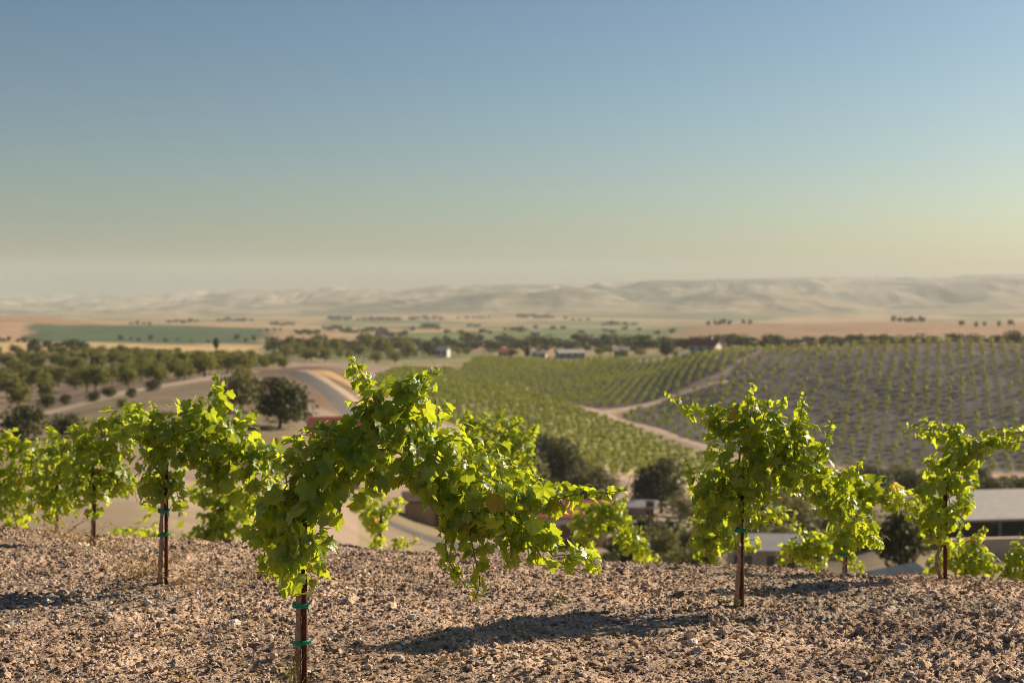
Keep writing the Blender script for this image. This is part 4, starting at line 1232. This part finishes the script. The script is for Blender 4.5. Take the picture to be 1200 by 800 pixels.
# not on the tracks: leave the pale wheel ways free
key = np.argsort(SP[:, 1] / SP[:, 2])
BM = []
for V, F, ti in BUSH:
    me = mesh_np('hillside_vine', V, F, {'tint': ('FLOAT', ti)}); me.materials.append(M['vine_far']); BM.append(me)
near = key[:300]
pxs = 600 + FPX * SP[:, 0] / SP[:, 1]
for i in near:
    o = bpy.data.objects.new('hillside_vine', BM[i % 5]); link(o)
    o.location = (SP[i, 0], SP[i, 1], SZ[i]); o.scale = (SP[i, 2],) * 3; o.rotation_euler = (0, 0, float(vr.uniform(0, 6.28)))
    lab = 'small round vine in the rows on the big dark slope to the right' if SK[i] == 'r' else 'small vine in the rows on the sunny knoll in mid valley'
    tag(o, lab, 'vine', 'vines planted on the slopes across the valley')
rest = key[300:]
Vs, Fs, Ts, n0 = [], [], [], 0
for b in range(5):
    V, F, ti = BUSH[b]
    idx = rest[rest % 5 == b]
    a = vr.uniform(0, 6.28, len(idx)); ca, sa = np.cos(a)[:, None], np.sin(a)[:, None]
    s = SP[idx, 2][:, None]
    W = np.stack([(V[None, :, 0] * ca - V[None, :, 1] * sa) * s + SP[idx, 0][:, None], (V[None, :, 0] * sa + V[None, :, 1] * ca) * s + SP[idx, 1][:, None], V[None, :, 2] * s + SZ[idx][:, None]], -1)
    Vs.append(W.reshape(-1, 3)); Fs.append((F[None] + (np.arange(len(idx)) * len(V))[:, None, None]).reshape(-1, 4) + n0)
    Ts.append(np.tile(ti, len(idx))); n0 += len(idx) * len(V)
vm = obj('vineyard', mesh_np('vineyard', np.vstack(Vs), np.vstack(Fs), {'tint': ('FLOAT', np.concatenate(Ts))}), M['vine_far'])
tag(vm, 'rows of vines covering the far slopes across the valley', None, None, 'stuff')
print('far vines', len(SP))

# ------------------------------------------------------------------ buildings
def house(name, label, px, D, w, d, h, rise, wall, roof, rz=0, windows=2, door=True, over=0.5, chimney=False, dz=0.0, group='buildings of the valley', flat=False):
    """gabled house; ridge runs along its width"""
    p = gp(px, D, dz)
    root = empty(name, p, rz, label, 'building', group)
    b = MB()
    x, y = w / 2, d / 2
    V = [(-x,-y,-1.5),(x,-y,-1.5),(x,y,-1.5),(-x,y,-1.5),(-x,-y,h),(x,-y,h),(x,y,h),(-x,y,h),(-x,0,h+rise),(x,0,h+rise)]
    b.add(V, [(0,1,5,4),(2,3,7,6),(1,2,6,9,5),(3,0,4,8,7)])
    b.build('wall', wall, root)
    o = over; t = 0.16; sl = rise / y
    r = MB()
    for s in (-1, 1):
        V = [(-x-o, s*(y+o), h-sl*o+0.03), (x+o, s*(y+o), h-sl*o+0.03), (x+o, 0, h+rise+0.03), (-x-o, 0, h+rise+0.03)]
        V += [(a, bb, c + t) for a, bb, c in V]
        r.add(V, [(0,1,2,3),(7,6,5,4),(0,4,5,1),(1,5,6,2),(3,2,6,7),(0,3,7,4)])
    ro = r.build('roof', roof, root)
    if chimney:
        MB().box((x * 0.4, 0, h + rise + 0.3), (0.7, 0.7, 1.4)).build('chimney', wall, ro)
    for k in range(windows):
        wx = -x + w * (k + 0.5) / windows + (0.0 if not door else -w * 0.08)
        f = MB()
        for (cx_, cz_, sx_, sz_) in ((0, 0.62, 1.4, 0.1), (0, -0.62, 1.5, 0.12), (-0.65, 0, 0.1, 1.14), (0.65, 0, 0.1, 1.14), (0, 0, 0.06, 1.14)):
            f.box((wx + cx_, -y - 0.04, h * 0.55 + cz_), (sx_, 0.1, sz_))
        fo = f.build('window', M['white'], root)
        MB().box((wx, -y - 0.012, h * 0.55), (1.2, 0.02, 1.14)).build('pane', M['glass'], fo)
    if door:
        MB().box((x * 0.75, -y - 0.03, 1.02), (0.95, 0.07, 2.05)).build('door', M['brown'], root)
    return root

# red roofed building in the valley centre
def porch_house():
    D = 128; rz = R(-6)
    c = pix(652, 640, D)
    zg = float(zland(c[0], np.array(float(D))))
    root = empty('building', (c[0], D, zg), rz, 'low building with a red roof, white fascia and teal opening in the valley centre', 'building', 'buildings of the valley')
    top = CAMZ - (608 - HOR) / FPX * D - zg          # eaves above the ground
    rid = CAMZ - (591 - HOR) / FPX * D - zg
    MB().box((0, 2.5, top / 2 - 0.6), (8.4, 5, top + 1.2 - 0.02)).build('wall', M['tan'], root)
    r = MB()
    V = [(-4.8, -1.6, top + 0.25), (4.8, -1.6, top + 0.25), (4.8, 2.5, rid), (-4.8, 2.5, rid), (-4.8, 5.6, top + 0.25), (4.8, 5.6, top + 0.25)]
    V += [(a, b, z + 0.14) for a, b, z in V]
    r.add(V, [(0,3,2,1),(3,4,5,2),(6,7,8,9),(9,8,11,10),(0,1,7,6),(4,10,11,5),(1,2,8,7),(2,5,11,8),(0,6,9,3),(3,9,10,4)])
    r.build('roof', M['redroof'], root)
    MB().box((0, -1.63, top + 0.02), (9.6, 0.08, 0.46)).build('fascia', M['white'], root)
    for xx in (-4.4, 0.2, 4.4):
        MB().box((xx, -1.3, top / 2 - 0.5), (0.45, 0.45, top + 0.56)).build('pillar', M['cream'], root)
    f = MB()
    for cx_, cz_, sx_, sz_ in ((-2.2, 0.55, 3.4, 0.12), (-2.2, -0.55, 3.4, 0.12), (-3.86, 0, 0.12, 1.0), (-0.54, 0, 0.12, 1.0)):
        f.box((cx_, -0.05, top - 0.95 + cz_), (sx_, 0.1, sz_))
    fo = f.build('window', M['white'], root)
    MB().box((-2.2, -0.014, top - 0.95), (3.2, 0.02, 1.0)).build('pane', M['teal'], fo)
    MB().box((2.2, -0.03, 0.9), (1.1, 0.07, 2.1)).build('door', M['brown'], root)
porch_house()
house('shed', 'small shed with a dull red roof half hidden behind the nearest vine', 392, 112, 3.6, 3.4, 2.6, 1.3, M['tan'], M['redroof'], R(12), 1, True, 0.3, False, 0.6)

# metal roofed barn on the right
def barn():
    D = 112
    c = pix(1185, 640, D); zg = float(zland(c[0], np.array(float(D))))
    root = empty('barn', (c[0], D, zg), R(8), 'long dark barn under a pale metal roof near the right edge', 'building', 'buildings of the valley')
    ev = CAMZ - (606 - HOR) / FPX * D - zg
    rd = CAMZ - (584 - HOR) / FPX * D - zg
    MB().box((1.5, 4, ev / 2 - 0.8), (10, 7.0, ev + 1.6 - 0.02)).build('wall', M['brown'], root)
    V = [(-5.2, -1.2, ev - 0.05), (8.0, -1.2, ev - 0.05), (8.0, 4, rd), (-5.2, 4, rd), (-5.2, 8.6, ev), (8.0, 8.6, ev)]
    V += [(a, b, z + 0.16) for a, b, z in V]
    r = MB().add(V, [(0,3,2,1),(3,4,5,2),(6,7,8,9),(9,8,11,10),(0,1,7,6),(4,10,11,5),(1,2,8,7),(2,5,11,8),(0,6,9,3),(3,9,10,4)])
    r.build('roof', M['metalroof'], root)
    for xx in (-4.6, -1.4, 1.8, 5.0):
        MB().box((xx, -0.9, ev / 2 - 0.5), (0.16, 0.16, ev + 0.94)).build('post', M['wood'], root)
    MB().box((0.5, 0.44, 1.1), (3.2, 0.1, 2.3)).build('door', M['black'], root)
barn()
def low_wall():
    D = 100
    c = pix(1168, 642, D); zg = float(zland(c[0], np.array(float(D))))
    b = MB()
    b.box((0, 0, 0.1), (7.5, 0.35, 2.9)); b.box((0, 0, 1.6), (7.7, 0.5, 0.12))
    o = b.build('garden_wall', M['cream'], None, False, (c[0], D, zg))
    o.rotation_euler = (0, 0, R(8))
    tag(o, 'pinkish low wall in front of the dark barn', 'wall')
low_wall()
house('cottage', 'low beige cottage with pale windows under the bushy right vine', 892, 95, 4.2, 4.0, 1.9, 0.6, M['cream'], M['greyroof'], R(-4), 2, True, 0.4, False, 0.2)
house('shed', 'made-up blue-grey roofed shed for a road in shade, below the crest left of the forked vine', 1040, 52, 2.8, 2.6, 0.8, 0.6, M['wood'], M['shaderoof'], R(38), 1, False, 0.25, False, -0.25)  # shed added in place of a road surface lying in shade

house('outbuilding', 'pinkish outbuilding seen through the arch of the nearest vine', 498, 118, 3.4, 3.0, 1.9, 0.5, M['tan'], M['brown'], R(4), 0, True, 0.25)
house('outbuilding', 'pale grey outbuilding at the far side of the yard behind the low arching vine', 748, 166, 4, 3.4, 1.2, 0.5, M['tan'], M['greyroof'], R(-10), 0, True, 0.3)
strip('driveway', [(400, 628, 104), (470, 628, 104), (530, 628, 106), (600, 630, 112)], 5, M['asphalt'])
# farm houses of the far row
FG = 'farm houses of the far row'
house('farmhouse', 'farm house with red roof and bright white end wall above the dark slope', 828, 466, 9, 6.5, 2.8, 1.7, M['white'], M['redroof'], R(-32), 3, True, 0.6, True, 0.3, FG)
house('farmhouse', 'small white farm house left of the dark round tree', 481, 640, 6, 5, 2.4, 1.2, M['white'], M['greyroof'], R(10), 2, True, 0.5, True, 0.6, FG)
house('farmhouse', 'white farm house right of the dark round tree', 520, 620, 4.5, 5, 2.6, 1.3, M['white'], M['greyroof'], R(-15), 2, True, 0.5, False, 0.6, FG)
house('farmhouse', 'farm house with a pinkish roof left of the olive pointed tree', 592, 640, 6, 5, 2.0, 1.2, M['cream'], M['redroof'], R(5), 3, True, 0.5, False, 0.6, FG)
house('farmhouse', 'farm house with cream walls right of the olive pointed tree', 632, 610, 6, 5, 1.8, 1.0, M['cream'], M['greyroof'], R(-8), 2, True, 0.5, True, 0.6, FG)
house('shed', 'long low shed with a pale roof left of the dark slope', 668, 585, 11, 7, 1.6, 1.2, M['greyroof'], M['metalroof'], R(12), 4, False, 0.4, False, 0.8, FG)
house('farmhouse', 'low cream house by the end of the long pale roofed shed', 728, 548, 5.5, 5, 1.9, 1.1, M['cream'], M['metalroof'], R(-5), 2, True, 0.5, False, 0.6, FG)
house('farmhouse', 'tiny white house far off in the green field', 627, 1100, 7, 6, 2.4, 1.5, M['white'], M['metalroof'], R(6), 3, True, 0.6, False, 1.0, FG)

def car(px, D, rz, label):
    p = gp(px, D, 0.0)
    root = empty('parked_car', p, rz, label, 'car', 'cars parked by the farm houses')
    prof = [(-2.1, 0.35), (-2.15, 0.8), (-1.95, 0.95), (-1.5, 1.0), (-1.0, 1.48), (0.5, 1.5), (1.1, 1.02), (1.95, 0.9), (2.15, 0.7), (2.1, 0.35)]
    n = len(prof)
    V = [(x, -0.85, z) for x, z in prof] + [(x, 0.85, z) for x, z in prof]
    F = [tuple(range(n))[::-1], tuple(range(n, 2 * n))] + [(i, (i + 1) % n, (i + 1) % n + n, i + n) for i in range(n)]
    MB().add(V, F).build('body', M['carpaint'], root)
    g = MB()
    for s in (-1, 1):
        g.add([(-0.95, s * 0.86, 1.05), (0.95, s * 0.86, 1.05), (0.45, s * 0.86, 1.42), (-0.75, s * 0.86, 1.42)], [(0, 1, 2, 3)] if s < 0 else [(3, 2, 1, 0)])
    g.build('window', M['glass'], root)
    for x in (-1.3, 1.3):
        for s in (-1, 1):
            MB().tube([(x, s * 0.7, 0.33), (x, s * 0.9, 0.33)], 0.33, 14).build('wheel', M['black'], root, True)
car(808, 455, R(5), 'white car parked left of the red roofed farm house')

# fence along the yard
def fence():
    A, B = gp(722, 150), gp(812, 140)
    root = empty('yard_fence', A, 0, 'pale rail fence along the yard below the broad grey-green oak', 'fence')
    n = 9
    pts = [A.lerp(B, i / n) for i in range(n + 1)]
    pts = [Vector((p.x, p.y, float(zland(p.x, np.array(p.y))))) - A for p in pts]
    for p in pts:
        MB().box((p.x, p.y, p.z + 0.55), (0.14, 0.14, 1.4)).build('post', M['wood'], root)
    for hh in (0.5, 1.0):
        b = MB(); b.tube([(p.x, p.y - 0.1, p.z + hh) for p in pts], 0.05, 5); b.build('rail', M['wood'], root)
fence()
